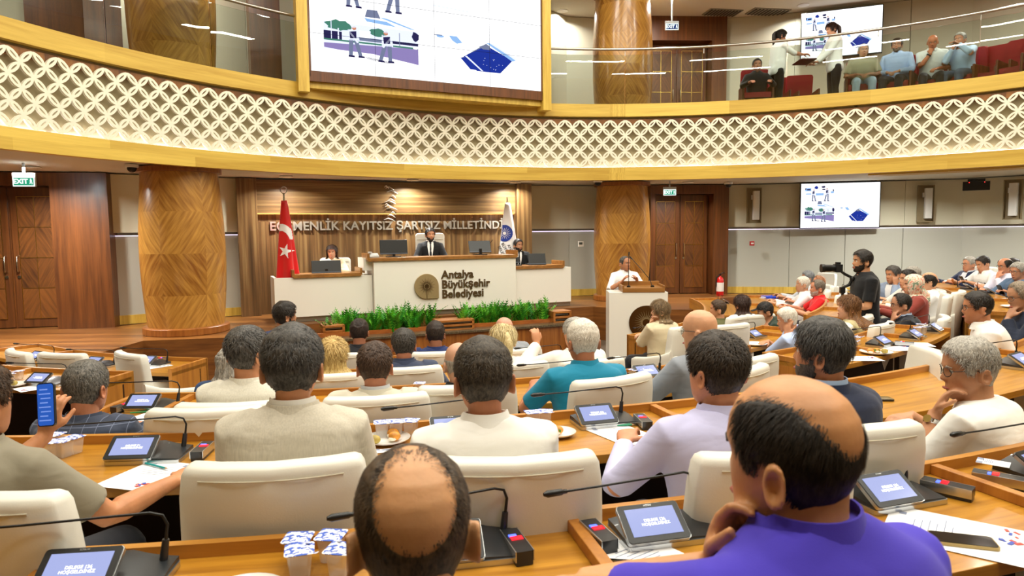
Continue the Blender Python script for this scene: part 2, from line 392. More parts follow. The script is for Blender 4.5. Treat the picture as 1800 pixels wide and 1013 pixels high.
# motto in metal letters
M_LETTER = mat('polished_letters', '#CFCBC0', rough=.3, metal=.75)
MT = MBK @ Matrix.Translation((LB / 2 + .05, .03, 1.63)) @ Matrix.Rotation(R(90), 4, 'X')
t = text_mesh('wall_lettering', 'EGEMENLİK KAYITSIZ ŞARTSIZ MİLLETİNDİR', .232, M_LETTER, depth=.02, offset=.004, M=MT, spacing=1.02)
wdt = max(v.co.length for v in t.data.vertices)
tag(t, 'long line of polished metal capital letters on the walnut wall behind the dais', 'lettering')
# small metal relief above and signature scribble
b = MB()
rel = [(-.06, .62), (0, .6), (.05, .52), (.07, .42), (.03, .34), (.0, .3), (-.06, .24), (-.02, .2), (.04, .16), (.06, .06), (.02, 0), (-.02, -.08)]
for i, (x, z) in enumerate(rel):
    s = .05 + .03 * ((i * 7) % 3)
    pts = [MBK @ Vector((LB / 2 - .12 + x + q[0], -.05, 1.82 + z * .9 + q[1])) for q in ((-s, 0), (-s * .2, .03), (s * .5, .0), (s, -.03))]
    b.tube(pts, [.006, .014, .01, .005], 6)
tag(b.build('metal_relief', M_LETTER, smooth=60), 'small broken metal relief of curved strokes high on the walnut wall', 'relief')
b = MB(); sx = LB - 1.35
sg = [(0, .02), (.05, .09), (.08, .0), (.03, .03), (.12, .04), (.18, .03), (.2, .12), (.22, .02), (.27, .06), (.3, .02), (.34, .1), (.36, .03), (.42, .07), (.46, .03), (.52, .09)]
b.tube([MBK @ Vector((sx + x, .04, 1.17 + z + x * .12)) for x, z in sg], .006, 6)
tag(b.build('wall_signature', mat('dark_metal', '#2B2622', rough=.3, metal=1)), 'dark metal handwritten signature on the walnut wall left of the white flag', 'signature')

# soffit (lower ceiling) ring, gallery slab, upper ceiling ring
def ring(name, r0, z0, z1, m, r1=16.0):
    b = MB(); b.arc(HC, r0, r1, R(-180), R(180), z0, z1, n=120)
    o = b.build(name, m, uvc=(HC.x, HC.y, HR)); o['kind'] = 'structure'; return o
ring('ceiling_lower', HR + .02, CEIL1 + .02, CEIL1 + .12, M_CEIL)
ring('floor_gallery', HR + .05, 4.2, FL2, M_FLOOR)
ring('ceiling_upper', HR + 1.2, CEIL2, CEIL2 + .1, M_CEIL)
b = MB(); b.prism([(HC.x + 11 * math.cos(2 * math.pi * k / 40), HC.y + 11 * math.sin(2 * math.pi * k / 40)) for k in range(40)], 8.8, 8.9)
tag(b.build('ceiling_dome', M_CEIL), kind='structure')
# wooden reveal of the upper ceiling opening and lower soffit steps
for i, (r0, r1, z0, z1, m) in enumerate(((HR - .02, HR + .10, 3.12, 3.37, M_BAND), (HR - .02, HR + .16, 4.34, 4.58, M_BAND), (HR + 1.0, HR + 1.25, 6.95, 8.8, M_BAND), (HR + .1, HR + .16, 3.34, 4.4, M_LATTBACK))):
    b = MB(); b.arc(HC, r0, r1, R(-180), R(180), z0, z1, n=160)
    o = b.build('trim_%d' % (i + 3), m, uvc=(HC.x, HC.y, HR), smooth=30); o['kind'] = 'structure'
for i, (dr, zz) in enumerate(((.55, 3.135), (.95, 3.145))):
    b = MB(); b.arc(HC, HR + dr, HR + dr + .22, R(100), R(150), zz - .02, CEIL1 + .03, n=40); o = b.build('trim_%d' % (i + 8), M_BAND, uvc=(HC.x, HC.y, HR)); o['kind'] = 'structure'
b = MB(); b.arc(HC, HR + .035, HR + .09, R(60), R(260), 3.372, 3.378, n=100)
tag(b.build('trim_10', M_LEDS), kind='structure')
for k in range(14):
    a = R(92 + 12.5 * k); p = (HC.x + (HR + .06) * math.sin(a), HC.y - (HR + .06) * math.cos(a), 3.39)
    l = area('lattice_strip_light', p, 1.75, 1.6, color=(.96, .94, 1), rot=(R(180), 0, a), sizey=.04)
# lattice of interlaced petals
def lattice():
    v = []; f = []; S = .1475; z00 = 3.385; NJ = 6
    n0 = int(R(85) * HR / S); n1 = int(R(262) * HR / S)
    NP = 14
    base_o = []; base_i = []
    L = S * math.sqrt(2)
    for k in range(NP):
        t = 2 * math.pi * k / NP
        cx = math.cos(t); sx = math.sin(t)
        base_o.append((L / 2 * (abs(cx) ** .92) * (1 if cx >= 0 else -1), .044 * sx * (1 - .3 * abs(cx))))
        base_i.append((L * .24 * cx, .010 * sx))
    def put(ci, cj, sgn):
        c0 = len(v); ca = math.sqrt(.5); sa = ca * sgn
        for (rr, pts) in ((HR - .005, base_o), (HR - .005, base_i), (HR + .03, base_o), (HR + .03, base_i)):
            for (x, y) in pts:
                u = ci * S + x * ca - y * sa; z = z00 + cj * S + x * sa + y * ca
                z = min(max(z, 3.37), 4.345)
                a = u / HR; v.append((HC.x + rr * math.sin(a), HC.y - rr * math.cos(a), z))
        for k in range(NP):
            k2 = (k + 1) % NP
            f.append((c0 + k, c0 + k2, c0 + NP + k2, c0 + NP + k))
            f.append((c0 + 2 * NP + k, c0 + 3 * NP + k, c0 + 3 * NP + k2, c0 + 2 * NP + k2))
            f.append((c0 + k, c0 + 2 * NP + k, c0 + 2 * NP + k2, c0 + k2))
            f.append((c0 + NP + k, c0 + NP + k2, c0 + 3 * NP + k2, c0 + 3 * NP + k))
    for i in range(n0, n1):
        for j in range(0, NJ + 1):
            if (i + j) % 2 == 0:
                if j < NJ: put(i + .5, j + .5, 1); put(i - .5, j + .5, -1)
    me = bpy.data.meshes.new('trim_11'); me.from_pydata(v, [], f); me.materials.append(M_LATT)
    o = bpy.data.objects.new('trim_11', me); COL.objects.link(o); o['kind'] = 'structure'
lattice()
# glass balustrade with steel rail, in panes
M_PANE = mat('balustrade_glass', '#E8F4F0', rough=.0, trans=1.0, ior=1.5)
def balustrade(a0, a1, n, label):
    o = empty('glass_balustrade', (0, 0, 0), label=label, cat='balustrade')
    for k in range(n):
        b0 = a0 + (a1 - a0) * k / n; b1 = a0 + (a1 - a0) * (k + 1) / n
        m = MB(); m.arc(HC, HR + .05, HR + .062, b0 + .0012, b1 - .0012, 4.56, 5.52, n=8)
        m.build('glass_pane', M_PANE, o, smooth=30)
    m = MB(); m.tube([(HC.x + (HR + .03) * math.sin(a), HC.y - (HR + .03) * math.cos(a), 5.62) for a in [a0 + (a1 - a0) * i / 60 for i in range(61)]], .024, 10)
    for k in range(n + 1):
        a = a0 + (a1 - a0) * k / n
        m.cyl((HC.x + (HR + .05) * math.sin(a), HC.y - (HR + .05) * math.cos(a), 5.5), (HC.x + (HR + .05) * math.sin(a), HC.y - (HR + .05) * math.cos(a), 5.61), .006, n=6)
    m.build('handrail', M_STEEL, o, smooth=60)
    return o
def ang_at(x, y):
    d = px_dir(x, y); d2 = Vector((d.x, d.y)); oc = -HC; a = d2.dot(d2); bb = 2 * oc.dot(d2); c = oc.dot(oc) - HR * HR
    t = (-bb + math.sqrt(bb * bb - 4 * a * c)) / (2 * a); p = d2 * t - HC; an = math.atan2(p.x, -p.y)
    return an if an > 0 else an + 2 * math.pi
a_l = ang_at(536, 140); a_r = ang_at(966, 180)
balustrade(a_l, a_l + R(62), 6, 'curved glass balustrade with steel rail on the gallery left of the video wall')
balustrade(a_r - R(72), a_r, 7, 'curved glass balustrade with steel rail on the gallery right of the video wall')
# ---------------------------------------------------------------- columns
def column(c, z0, z1, rbase, label, plinth=True, uo=0.0):
    H = z1 - z0; n = 64; prof = []
    for i in range(25):
        t = i / 24; prof.append((rbase * (1 + .13 * math.sin(math.pi * min(1, t * 1.02)) ** 1.0 * (1 - .15 * t)), z0 + .1 * plinth + (H - .1 * plinth - .06) * t))
    b = MB(); b.lathe(prof, (c[0], c[1], 0), n)
    o = empty('column', (c[0], c[1], z0), label=label, cat='column')
    inv = Matrix.Translation((-c[0], -c[1], -z0))
    b.v = [tuple(inv @ Vector(p)) for p in b.v]
    s = b.build('shaft', M_COLUMN, o, smooth=60)
    uv = s.data.uv_layers.new(name='uv')
    for poly in s.data.polygons:
        us = []
        for li in poly.loop_indices:
            p = s.data.vertices[s.data.loops[li].vertex_index].co; us.append(math.atan2(p.x, -p.y))
        if max(us) - min(us) > 3: us = [u if u > 0 else u + 2 * math.pi for u in us]
        for li, u in zip(poly.loop_indices, us):
            p = s.data.vertices[s.data.loops[li].vertex_index].co
            uv.data[li].uv = (u * 5.6 / (2 * math.pi) + uo, p.z + .02)
    b = MB(); rb = rbase * 1.14
    if plinth: b.lathe([(rb - .01, 0), (rb, .01), (rb, .1), (rb - .02, .115), (rbase * .8, .115)], n=n); b.build('plinth', M_DARKC, o, smooth=40)
    b = MB(); b.lathe([(rbase * .9, H - .09), (rbase * 1.1, H - .07), (rbase * 1.1, H - .0)], n=n); b.build('collar', M_DARKC, o, smooth=40)
    return o
M_DARKC = wood('column_trim_wood', '#7A4216', '#A96A2C', stretch=(14, 14, 1), scale=1.6, rough=.35, coat=.2)
CL = (-5.05, 10.52); CRt = (2.38, 14.75)
column(CL, STAGE, CEIL1, .54, 'wide bulging veneered wooden column left of the dais near the flag', uo=.067)
column(CRt, STAGE, CEIL1, .54, 'bulging veneered wooden column behind the speaker at the lectern')
column((CL[0], CL[1]), FL2, CEIL2, .55, 'wooden gallery column behind the glass left of the video wall')
column((CRt[0], CRt[1]), FL2, CEIL2, .56, 'wooden gallery column behind the glass right of the video wall')

# ---------------------------------------------------------------- gallery walls
M_FABW = mat('gallery_wall_panel', '#BDB9A4', rough=.85, bump=.15, bscale=300)
for nm, pts in (('wall_gallery_left', [(-13.0, 9.6), (-6.62, 11.2), (-4.74, 12.6)]), ('wall_gallery_centre', [(-4.74, 12.6), (.35, 15.2), (1.3, 16.3), (3.2, 16.7)]), ('wall_gallery_right', [(5.05, 16.6), (6.6, 16.2), (9.9, 15.0), (12.6, 11.6), (14, 6)])):
    w_ = quad_wall(nm, pts, FL2, CEIL2, M_FABW)
    s = MB()
    for p, q in zip(pts[:-1], pts[1:]):
        p = Vector(p); q = Vector(q); L = (q - p).length; k = max(1, round(L / 1.2)); d = (q - p) / L; nn = Vector((d.y, -d.x)); an = math.atan2(d.y, d.x)
        for i in range(k):
            c = p + d * (L * (i + .5) / k) + nn * .02
            s.box((c.x, c.y, (FL2 + CEIL2) / 2), (L / k - .012, .05, CEIL2 - FL2 - .02), an)
    s.build('wall_panels', M_FABW, w_, bevel=.004)
portal(20, (-9.7, 10.2), (-6.55, 10.95), FL2, CEIL2, (.9, 2.35), doorh=2.35)
portal(21, (3.15, 16.3), (5.1, 16.42), FL2, CEIL2, (.1, 1.6), doorh=2.25)
b = MB()
for (x, y, wd) in ((-6.3, 10.9, .5), (-4.2, 12.0, .5), (-3.3, 12.4, .25)): b.box((x, y, (FL2 + CEIL2) / 2), (wd, .3, CEIL2 - FL2), R(28))
o = b.build('trim_22', M_DARK); o['kind'] = 'structure'

# ---------------------------------------------------------------- slide shown on the screens
def emat(name, c, s=1.0): return mat(name, '#000000', rough=1, spec=0, emit=s, emit_color=c)
SL = [emat('slide_white', '#FFFFFF', 1.25), emat('slide_blue_pit', '#22379C', .9), emat('slide_sky_blue', '#8FB8EA', 1.0), emat('slide_green', '#4F8C78', .8), emat('slide_navy', '#34305F', .7),
      emat('slide_violet_road', '#8E80B8', .95), emat('slide_pale', '#DDE3F8', 1.1), emat('slide_grey', '#77809E', .9), emat('slide_skin', '#D08A68', .9), emat('slide_line', '#2C2C44', .6)]
def blob(cx, cy, rx, ry, n=14, seed=0):
    rg = random.Random(seed); return [(cx + rx * math.cos(2 * math.pi * k / n) * (1 + rg.uniform(-.22, .22)), cy + ry * math.sin(2 * math.pi * k / n) * (1 + rg.uniform(-.22, .22))) for k in range(n)]
def slide_polys():
    """polygons in 0..1 coordinates, y down; (material, layer, points)"""
    P = []
    def rect(m, l, x0, y0, x1, y1): P.append((m, l, [(x0, y0), (x1, y0), (x1, y1), (x0, y1)]))
    # upper photo: two workers seen against pale street
    rect(2, 1, .05, .10, .13, .17); rect(2, 1, .06, .22, .13, .245); rect(2, 1, .19, .22, .29, .27); rect(4, 2, .05, .10, .065, .14); rect(4, 2, .075, .12, .12, .15)
    P.append((1, 2, blob(.195, .09, .026, .035, seed=1))); P.append((4, 2, blob(.285, .08, .024, .025, seed=2))); rect(4, 2, .27, .12, .31, .15); rect(2, 2, .38, .18, .42, .225); rect(4, 3, .405, .14, .42, .18)
    def worker(x, y, s, flip=1):
        P.append((6, 4, [(x - .022 * s, y), (x + .020 * s, y), (x + .024 * s, y + .1 * s), (x - .022 * s, y + .1 * s)]))
        P.append((4, 5, [(x - .016 * s, y + .02 * s), (x + .012 * s, y + .01 * s), (x + .012 * s, y + .075 * s), (x - .014 * s, y + .08 * s)]))
        P.append((8, 5, blob(x + .004 * s * flip, y - .015 * s, .009 * s, .018 * s, 10, 3)))
        P.append((6, 5, blob(x + .003 * s * flip, y - .028 * s, .010 * s, .012 * s, 8, 4)))
        for q in (-1, 1):
            x1 = x + q * .009 * s; x2 = x + q * .02 * s + .008 * flip * s
            P.append((7, 4, [(x1 - .009 * s, y + .09 * s), (x1 + .009 * s, y + .09 * s), (x2 + .007 * s, y + .24 * s), (x2 - .008 * s, y + .24 * s)]))
            P.append((4, 5, [(x2 - .010 * s, y + .235 * s), (x2 + .014 * s, y + .235 * s), (x2 + .016 * s, y + .252 * s), (x2 - .010 * s, y + .252 * s)]))
        P.append((6, 5, [(x - .024 * s * flip, y + .01 * s), (x - .016 * s * flip, y + .01 * s), (x + .022 * s * flip, y + .11 * s), (x + .014 * s * flip, y + .12 * s)]))
    worker(.16, .16, .95); worker(.335, .14, 1.05, -1)
    P.append((7, 4, [(.222, .40), (.262, .40), (.275, .47), (.212, .47)])); P.append((2, 2, [(.27, .46), (.30, .46), (.42, .535), (.40, .535)])); P.append((2, 1, [(.21, .48), (.30, .49), (.34, .53), (.22, .51)]))
    # lower photo: street with trees
    rect(6, 1, .05, .55, .43, .84); P.append((5, 2, [(.05, .74), (.43, .71), (.43, .86), (.24, .82), (.05, .78)])); P.append((0, 3, [(.05, .79), (.24, .80), (.43, .86), (.43, .90), (.05, .90)]))
    rect(4, 3, .05, .63, .12, .70); rect(3, 3, .05, .70, .43, .715); rect(7, 3, .15, .66, .30, .69); rect(4, 3, .30, .66, .43, .685); rect(0, 4, .19, .60, .23, .66)
    P.append((3, 4, blob(.105, .575, .05, .045, 18, 5))); P.append((3, 4, blob(.265, .60, .035, .035, 16, 6))); P.append((4, 4, blob(.418, .60, .016, .045, 12, 7)))
    rect(6, 5, .104, .60, .109, .70); rect(7, 5, .35, .58, .353, .70); rect(6, 5, .078, .52, .081, .70)
    P.append((0, 5, blob(.418, .705, .012, .012, 10, 9)))
    worker(.165, .60, .98); worker(.30, .615, 1.0, -1)
    P.append((4, 3, [(.20, .83), (.25, .84), (.33, .865), (.30, .875), (.22, .855)]))
    # right: blue excavation and two puddles
    P.append((2, 1, blob(.525, .56, .018, .014, 12, 11))); P.append((2, 1, [(.565, .545), (.60, .545), (.625, .60), (.60, .615), (.58, .59)])); rect(7, 2, .50, .548, .535, .556)
    P.append((7, 1, [(.62, .745), (.735, .58), (.745, .60), (.65, .74)])); P.append((1, 2, [(.63, .73), (.735, .60), (.86, .72), (.80, .86), (.69, .86)])); P.append((1, 3, [(.615, .745), (.635, .74), (.70, .85), (.66, .85)]))
    P.append((6, 4, [(.635, .725), (.645, .722), (.72, .855), (.712, .858)])); P.append((2, 3, [(.735, .575), (.755, .57), (.875, .715), (.858, .73)])); P.append((6, 4, [(.748, .572), (.765, .572), (.885, .705), (.875, .712)]))
    P.append((7, 3, [(.70, .62), (.735, .585), (.75, .60), (.755, .64), (.72, .64)]))
    rg = random.Random(3)
    for k in range(16):
        x = .69 + rg.random() * .12; y = .72 + rg.random() * .12; rect(6, 5, x, y, x + .003, y + .004)
    for k in range(9):
        rect(6, 1, .50 + k * .018, .27 + k * .002, .512 + k * .018, .285 + k * .002)
    return P
SLIDE = slide_polys()
def slide(name, W, H, M, parent, grid=None):
    """local x right, z up, front towards -y, lower-left corner at the origin"""
    b = MB(); b.mat(0); b.box((W / 2, .006, H / 2), (W, .012, H), M=M)
    for (mi, lay, pts) in SLIDE:
        b.mat(mi); y = -.0008 * lay; pp = [(min(max(x, 0.01), .99) * W, y, (1 - min(max(q, .01), .99)) * H) for x, q in pts]
        b.add([M @ Vector(p) for p in pp], [tuple(range(len(pp)))])
    o = b.build(name, SL, parent)
    if grid:
        g = MB()
        for i in range(1, grid[0]): g.box((W * i / grid[0], -.006, H / 2), (.005, .002, H), M=M)
        for j in range(1, grid[1]): g.box((W / 2, -.006, H * j / grid[1]), (W, .002, .005), M=M)
        g.build('panel_seam', SL[9], parent)
    return o
def seg_matrix(A, B, z):
    A = Vector(A); B = Vector(B); return Matrix.Translation((A.x, A.y, z)) @ Matrix.Rotation(math.atan2(B.y - A.y, B.x - A.x), 4, 'Z')
# video wall on the gallery front
VA = at_depth(548, 135, 11.22); VB = at_depth(951, 168, 13.05)
VW = (VB.xy - VA.xy).length; MV = seg_matrix(VA.xy, VB.xy, 4.76)
o = empty('video_wall', (0, 0, 0), label='large video wall of tiled screens showing a street works slide above the gallery edge', cat='screen')
slide('screen', VW, 1.78, MV, o, grid=(4, 3))
b = MB()
b.box((VW / 2, .1, 1.15), (VW + .1, .16, 2.4), M=MV); b.box((VW / 2, .03, -.09), (VW + .1, .09, .16), M=MV)
b.box((-.035, .02, 1.15), (.04, .07, 2.5), M=MV); b.box((VW + .02, .02, 1.15), (.03, .07, 2.5), M=MV); b.build('frame', M_DARK, o)
b = MB(); b.box((-.13, .08, 1.1), (.17, .26, 2.9), M=MV); b.box((VW + .11, .08, 1.1), (.17, .26, 2.9), M=MV); b.box((VW / 2, .2, -.22), (VW + .4, .3, .1), M=MV)
b.build('honey_wood_surround', M_HONEY, o)
# wall televisions
TA = at_depth(1407, 400, 15.25); TB = at_depth(1545, 400, 14.9)
def tv(A, B, z, H, label):
    M = seg_matrix(A.xy, B.xy, z); W = (B.xy - A.xy).length
    o = empty('wall_television', (0, 0, 0), label=label, cat='television')
    b = MB(); b.box((W / 2, .05, H / 2), (W + .04, .07, H + .04), M=M); b.build('housing', M_BLACK, o, bevel=.005)
    slide('screen', W, H, M @ Matrix.Translation((0, .006, 0)), o)
tv(TA, TB, at_depth(1476, 400, 15.07).z, .97, 'wide television on the beige wall at right showing the street works slide, below the gallery')
TC = at_depth(1408, 110, 15.9); TD = at_depth(1549, 100, 15.3)
tv(TC, TD, 5.98, 1.0, 'wide television on the gallery wall behind the two standing women')

# ---------------------------------------------------------------- dais
dA = Vector((-3.95, 11.3)); dB = Vector((1.18, 13.55)); dang = math.atan2(dB.y - dA.y, dB.x - dA.x); DL = (dB - dA).length
MD = Matrix.Translation((dA.x, dA.y, STAGE)) @ Matrix.Rotation(dang, 4, 'Z')      # x along the front, -y to the hall
def dx_of(px, y=0):   # distance along the front seen at image column px
    d = px_dir(px, 500); c, s = math.cos(dang), math.sin(dang); o2 = dA + Vector((-s, c)) * y
    # o2 + t*(c,s) parallel to d
    t = (o2.y * d.x - o2.x * d.y) / (c * d.y - s * d.x); return t
x1, x2 = dx_of(655), dx_of(903)
M_PLINTH = mat('steel_plinth', '#A39E93', rough=.35, metal=.8)
M_SHELF = wood('dais_shelf_wood', '#7A5024', '#B07B3C', stretch=(.5, 10, 10), scale=1.6, rough=.35)
def dais_desk(x0, x1, ztop, label, y0=0, depth=.75, shelf=None):
    o = empty('dais_desk', (0, 0, 0), label=label, cat='desk')
    b = MB(); b.box(((x0 + x1) / 2, y0 + .03, (ztop + .09) / 2), (x1 - x0 - .006, .05, ztop - .09), M=MD)
    for x in (x0 + .03, x1 - .03): b.box((x, y0 + depth / 2 + .03, (ztop + .09) / 2), (.05, depth, ztop - .09), M=MD)
    b.build('white_front', M_WHITE, o, bevel=.003)
    b = MB(); b.box(((x0 + x1) / 2, y0 + .1, .05), (x1 - x0, .1, .09), M=MD); b.build('plinth', M_PLINTH, o)
    b = MB(); b.box(((x0 + x1) / 2, y0 + depth / 2, ztop - .15), (x1 - x0 - .1, depth - .08, .04), M=MD); b.build('worktop', M_SHELF, o)
    s0, s1, zs = shelf; b = MB(); b.box(((s0 + s1) / 2, y0 + .22, zs), (s1 - s0, .5, .06), M=MD)
    for x, q in ((s0, 1), (s1, 0)): b.box((x, y0 + .22, zs + .05), (.04, .5, .12), M=MD)
    b.build('raised_shelf', M_SHELF, o, bevel=.004)
    return o
dais_desk(0, x1, .76, 'low white dais desk at left with wooden shelf where the woman in cream sits', shelf=(dx_of(516), dx_of(635), .78))
dais_desk(x1, x2, 1.0, 'tall central white dais desk with bronze emblem and municipal name', y0=-.12, shelf=(dx_of(646), dx_of(904), 1.03))
dais_desk(x2, DL, .78, 'low white dais desk at right beneath the white flag', shelf=(x2, dx_of(990), .80))
b = MB(); b.box((x1 - .07, .25, .95), (.16, .5, .22), M=MD)
tag(b.build('side_block', M_WHITE), 'small white box step joining the left and central dais desks', 'block')
# emblem and name on the front
M_BRONZE = mat('bronze_plate', '#B09C72', rough=.4, metal=.5); M_BROWN = mat('brown_letters', '#5E4A2E', rough=.4, metal=.4)
def emblem_pts(r, sq=1):
    pts = [(r * math.cos(a), r * math.sin(a)) for a in [R(d) for d in range(0, 271, 10)]]
    return pts + ([(r, -r)] if sq else [])
ex = dx_of(750, -.15); o = empty('municipal_emblem', (0, 0, 0), label='bronze teardrop sun emblem on the central dais desk', cat='emblem')
ME = MD @ Matrix.Translation((ex, -.125, .53)) @ Matrix.Rotation(R(90), 4, 'X')
er = .225
b = MB(); b.prism(emblem_pts(er), 0, .03, M=ME); b.build('plate', M_BRONZE, o, bevel=.004)
b = MB()
for k in range(32):
    a = 2 * math.pi * k / 32; r1 = .17 if k % 2 else .13
    p = Vector((math.cos(a), math.sin(a))); q = Vector((-p.y, p.x)) * .006
    b.add([ME @ Vector((p.x * .055 + q.x, p.y * .055 + q.y, .034)), ME @ Vector((p.x * .055 - q.x, p.y * .055 - q.y, .034)), ME @ Vector((p.x * r1, p.y * r1, .034))], [(0, 1, 2)])
b.lathe([(.03, .031), (.03, .036), (.045, .036), (.045, .031)], M=ME, n=20); b.box((0, -.12, .033), (.012, .2, .004), M=ME)
b.build('sun_rays', M_BROWN, o)
MN = MD @ Matrix.Translation((dx_of(777, -.15), -.125, .53)) @ Matrix.Rotation(R(90), 4, 'X')
t = text_mesh('name_lettering', 'Antalya\nBüyükşehir\nBelediyesi', .205, M_BROWN, depth=.012, align='LEFT', offset=.004, M=MN, line=.86)
dz = sum((max(v.co.z for v in t.data.vertices), min(v.co.z for v in t.data.vertices))) / 2 - (STAGE + .53)
for v in t.data.vertices: v.co.z -= dz
tag(t, 'brown municipal name in three lines on the central dais desk', 'lettering')

def on_dais(px, y, z): return MD @ Vector((dx_of(px, y), y, z))
# monitors on the dais
def monitor(px, y, z, w_, h_, tilt, rz, label, laptop=False):
    c = on_dais(px, y, z); o = empty('monitor' if not laptop else 'laptop', c, dang + rz, label=label, cat='monitor' if not laptop else 'laptop')
    Mt = Matrix.Rotation(R(tilt), 4, 'X')
    b = MB(); b.box((0, 0, h_ / 2 + (.05 if not laptop else .01)), (w_, .025, h_), M=Mt); b.build('screen_back', mat('monitor_grey', '#2E3133', rough=.4), o, bevel=.006)
    b = MB()
    if laptop: b.box((0, .12, .01), (w_, .24, .018))
    else: b.box((0, .05, .008), (.24, .18, .014)); b.box((0, .02, .06), (.05, .03, .12))
    b.build('stand' if not laptop else 'keyboard_base', M_BLACK, o, bevel=.003)
    b = MB(); b.box((0, -.001, (.062 if not laptop else .02)), (w_, .027, .02), M=Mt); b.build('bottom_bezel', mat('bezel_blue_grey', '#4B5360', rough=.4), o)
monitor(575, .2, .76, .5, .22, -12, 0, 'dark monitor in front of the woman on the left dais desk')
monitor(694, .12, 1.06, .5, .26, -6, 0, 'dark monitor left of the man in the high-backed white chair')
monitor(846, .12, 1.06, .42, .25, -30, -.15, 'dark tilted monitor right of the man in the high-backed white chair')
monitor(945, .2, .83, .36, .22, -14, -.1, 'dark laptop in front of the man on the right dais desk', laptop=True)
monitor(907, .2, .83, .2, .12, -14, .1, 'small black screen at the left end of the right dais desk')
c = on_dais(658, .1, 1.06); o = empty('desk_telephone', c, dang, label='grey desk telephone at the left end of the central dais desk', cat='telephone')
b = MB(); b.box((0, 0, .03), (.17, .16, .05), M=Matrix.Rotation(R(20), 4, 'X')); b.build('body', mat('phone_grey', '#B4B6B2', rough=.4), o, bevel=.006)
b = MB(); b.box((-.06, 0, .09), (.04, .18, .03)); b.build('handset', mat('phone_grey', '#B4B6B2', rough=.4), o, bevel=.008)

# flags
def flag(px, D, z0, H, label, mats, paint, rtop=.05, rbot=.25, lean=0, finial='ring', fh=1.45):
    p = at_depth(px, 500, D); o = empty('flag', (p.x, p.y, z0), label=label, cat='flag')
    b = MB(); b.cyl((0, 0, 0), (0, 0, H), .014, n=10); b.lathe([(.14, 0), (.14, .02), (.03, .05), (.02, .06)], n=24)
    if finial == 'ring':
        b.tube([(.055 * math.cos(a), 0, H + .06 + .055 * math.sin(a)) for a in [2 * math.pi * k / 20 for k in range(21)]], .007, 6)
    b.build('pole', M_STEEL, o, smooth=60)
    # draped cloth: cone of folds
    n, m = 64, 30; v = []; f = []; zt = H - .12
    for i in range(m + 1):
        t = i / m; z = zt - fh * t; rr = rtop + (rbot - rtop) * t ** .8
        for k in range(n + 1):
            s = k / n; a = R(200) + s * R(330); rad = rr * (1 + .22 * t * math.sin(s * 26)) * (1 - .3 * (abs(s - .5) * 2) ** 4)
            v.append((rad * math.cos(a) * 1.0 + lean * t, rad * math.sin(a) * .6 - .02, z + .06 * t * math.sin(s * 9)))
    for i in range(m):
        for k in range(n): f.append((i * (n + 1) + k, i * (n + 1) + k + 1, (i + 1) * (n + 1) + k + 1, (i + 1) * (n + 1) + k))
    me = bpy.data.meshes.new('cloth'); me.from_pydata(v, [], f)
    me.materials.append(mats[0])
    me.polygons.foreach_set('use_smooth', [True] * len(f)); fc = bpy.data.objects.new('cloth', me); COL.objects.link(fc); fc.parent = o
    sd = fc.modifiers.new('solid', 'SOLIDIFY'); sd.thickness = .004
    def onto(pts, mt, name, lift=.012):
        """flat outline (x, z relative) laid on the hall side of the cloth"""
        from mathutils.bvhtree import BVHTree
        bvh = BVHTree.FromPolygons([Vector(q) for q in v], f)
        out = []
        for (x, z) in pts:
            h = bvh.ray_cast(Vector((x, -1, z)), Vector((0, 1, 0)))
            out.append(Vector((x, h[0].y - lift, z)) if h[0] else None)
        return out
    paint(o, onto, zt)
    return o
M_RED = mat('flag_red_satin', '#D3121A', rough=.3, sheen=.3, coat=.2); M_FWHITE = mat('flag_white_satin', '#F4F4F6', rough=.4, sheen=.2); M_FBLUE = mat('flag_blue', '#1E3C9A', rough=.4); M_FBLK = mat('flag_black_text', '#1C2230', rough=.5)
def grid_patch(o, onto, inside, x0, x1, z0, z1, m, name, st=.006, lift=.012):
    """small surface patch that follows the folds: keeps the grid cells inside the outline"""
    nx = int((x1 - x0) / st); nz = int((z1 - z0) / st)
    pts = [(x0 + (x1 - x0) * i / nx, z0 + (z1 - z0) * j / nz) for j in range(nz + 1) for i in range(nx + 1)]
    P3 = onto(pts, m, name, lift); f = []
    for j in range(nz):
        for i in range(nx):
            c = pts[j * (nx + 1) + i]
            a = j * (nx + 1) + i
            if inside(c[0] + st / 2, c[1] + st / 2) and None not in (P3[a], P3[a + 1], P3[a + nx + 2], P3[a + nx + 1]): f.append((a, a + 1, a + nx + 2, a + nx + 1))
    used = sorted({i for q in f for i in q}); mp = {u: i for i, u in enumerate(used)}
    me = bpy.data.meshes.new(name); me.from_pydata([P3[u] for u in used], [], [tuple(mp[i] for i in q) for q in f]); me.materials.append(m)
    ob = bpy.data.objects.new(name, me); COL.objects.link(ob); ob.parent = o
def paint_tr(o, onto, zt):
    def star(x, z, cx=.03, cz=zt - .86, r=.13):
        dx, dz = x - cx, z - cz; a = math.atan2(dz, dx) - R(75); rr = math.hypot(dx, dz); a = (a % R(72)); a = min(a, R(72) - a)
        ri, ro = r * .382, r
        # edge from tip (angle 0) to notch (36deg)
        x1_, y1_ = ro, 0; x2_, y2_ = ri * math.cos(R(36)), ri * math.sin(R(36)); px_, py_ = rr * math.cos(a), rr * math.sin(a)
        return (x2_ - x1_) * (py_ - y1_) - (y2_ - y1_) * (px_ - x1_) > 0
    def cres(x, z): return math.hypot((x + .03), (z - (zt - .66)) * .72) < .19 and math.hypot((x + .045), (z - (zt - .73)) * .72) > .155 and z > zt - .66
    grid_patch(o, onto, star, -.14, .2, zt - 1.04, zt - .7, M_FWHITE, 'white_star')
    grid_patch(o, onto, cres, -.2, .2, zt - .8, zt - .36, M_FWHITE, 'white_crescent')
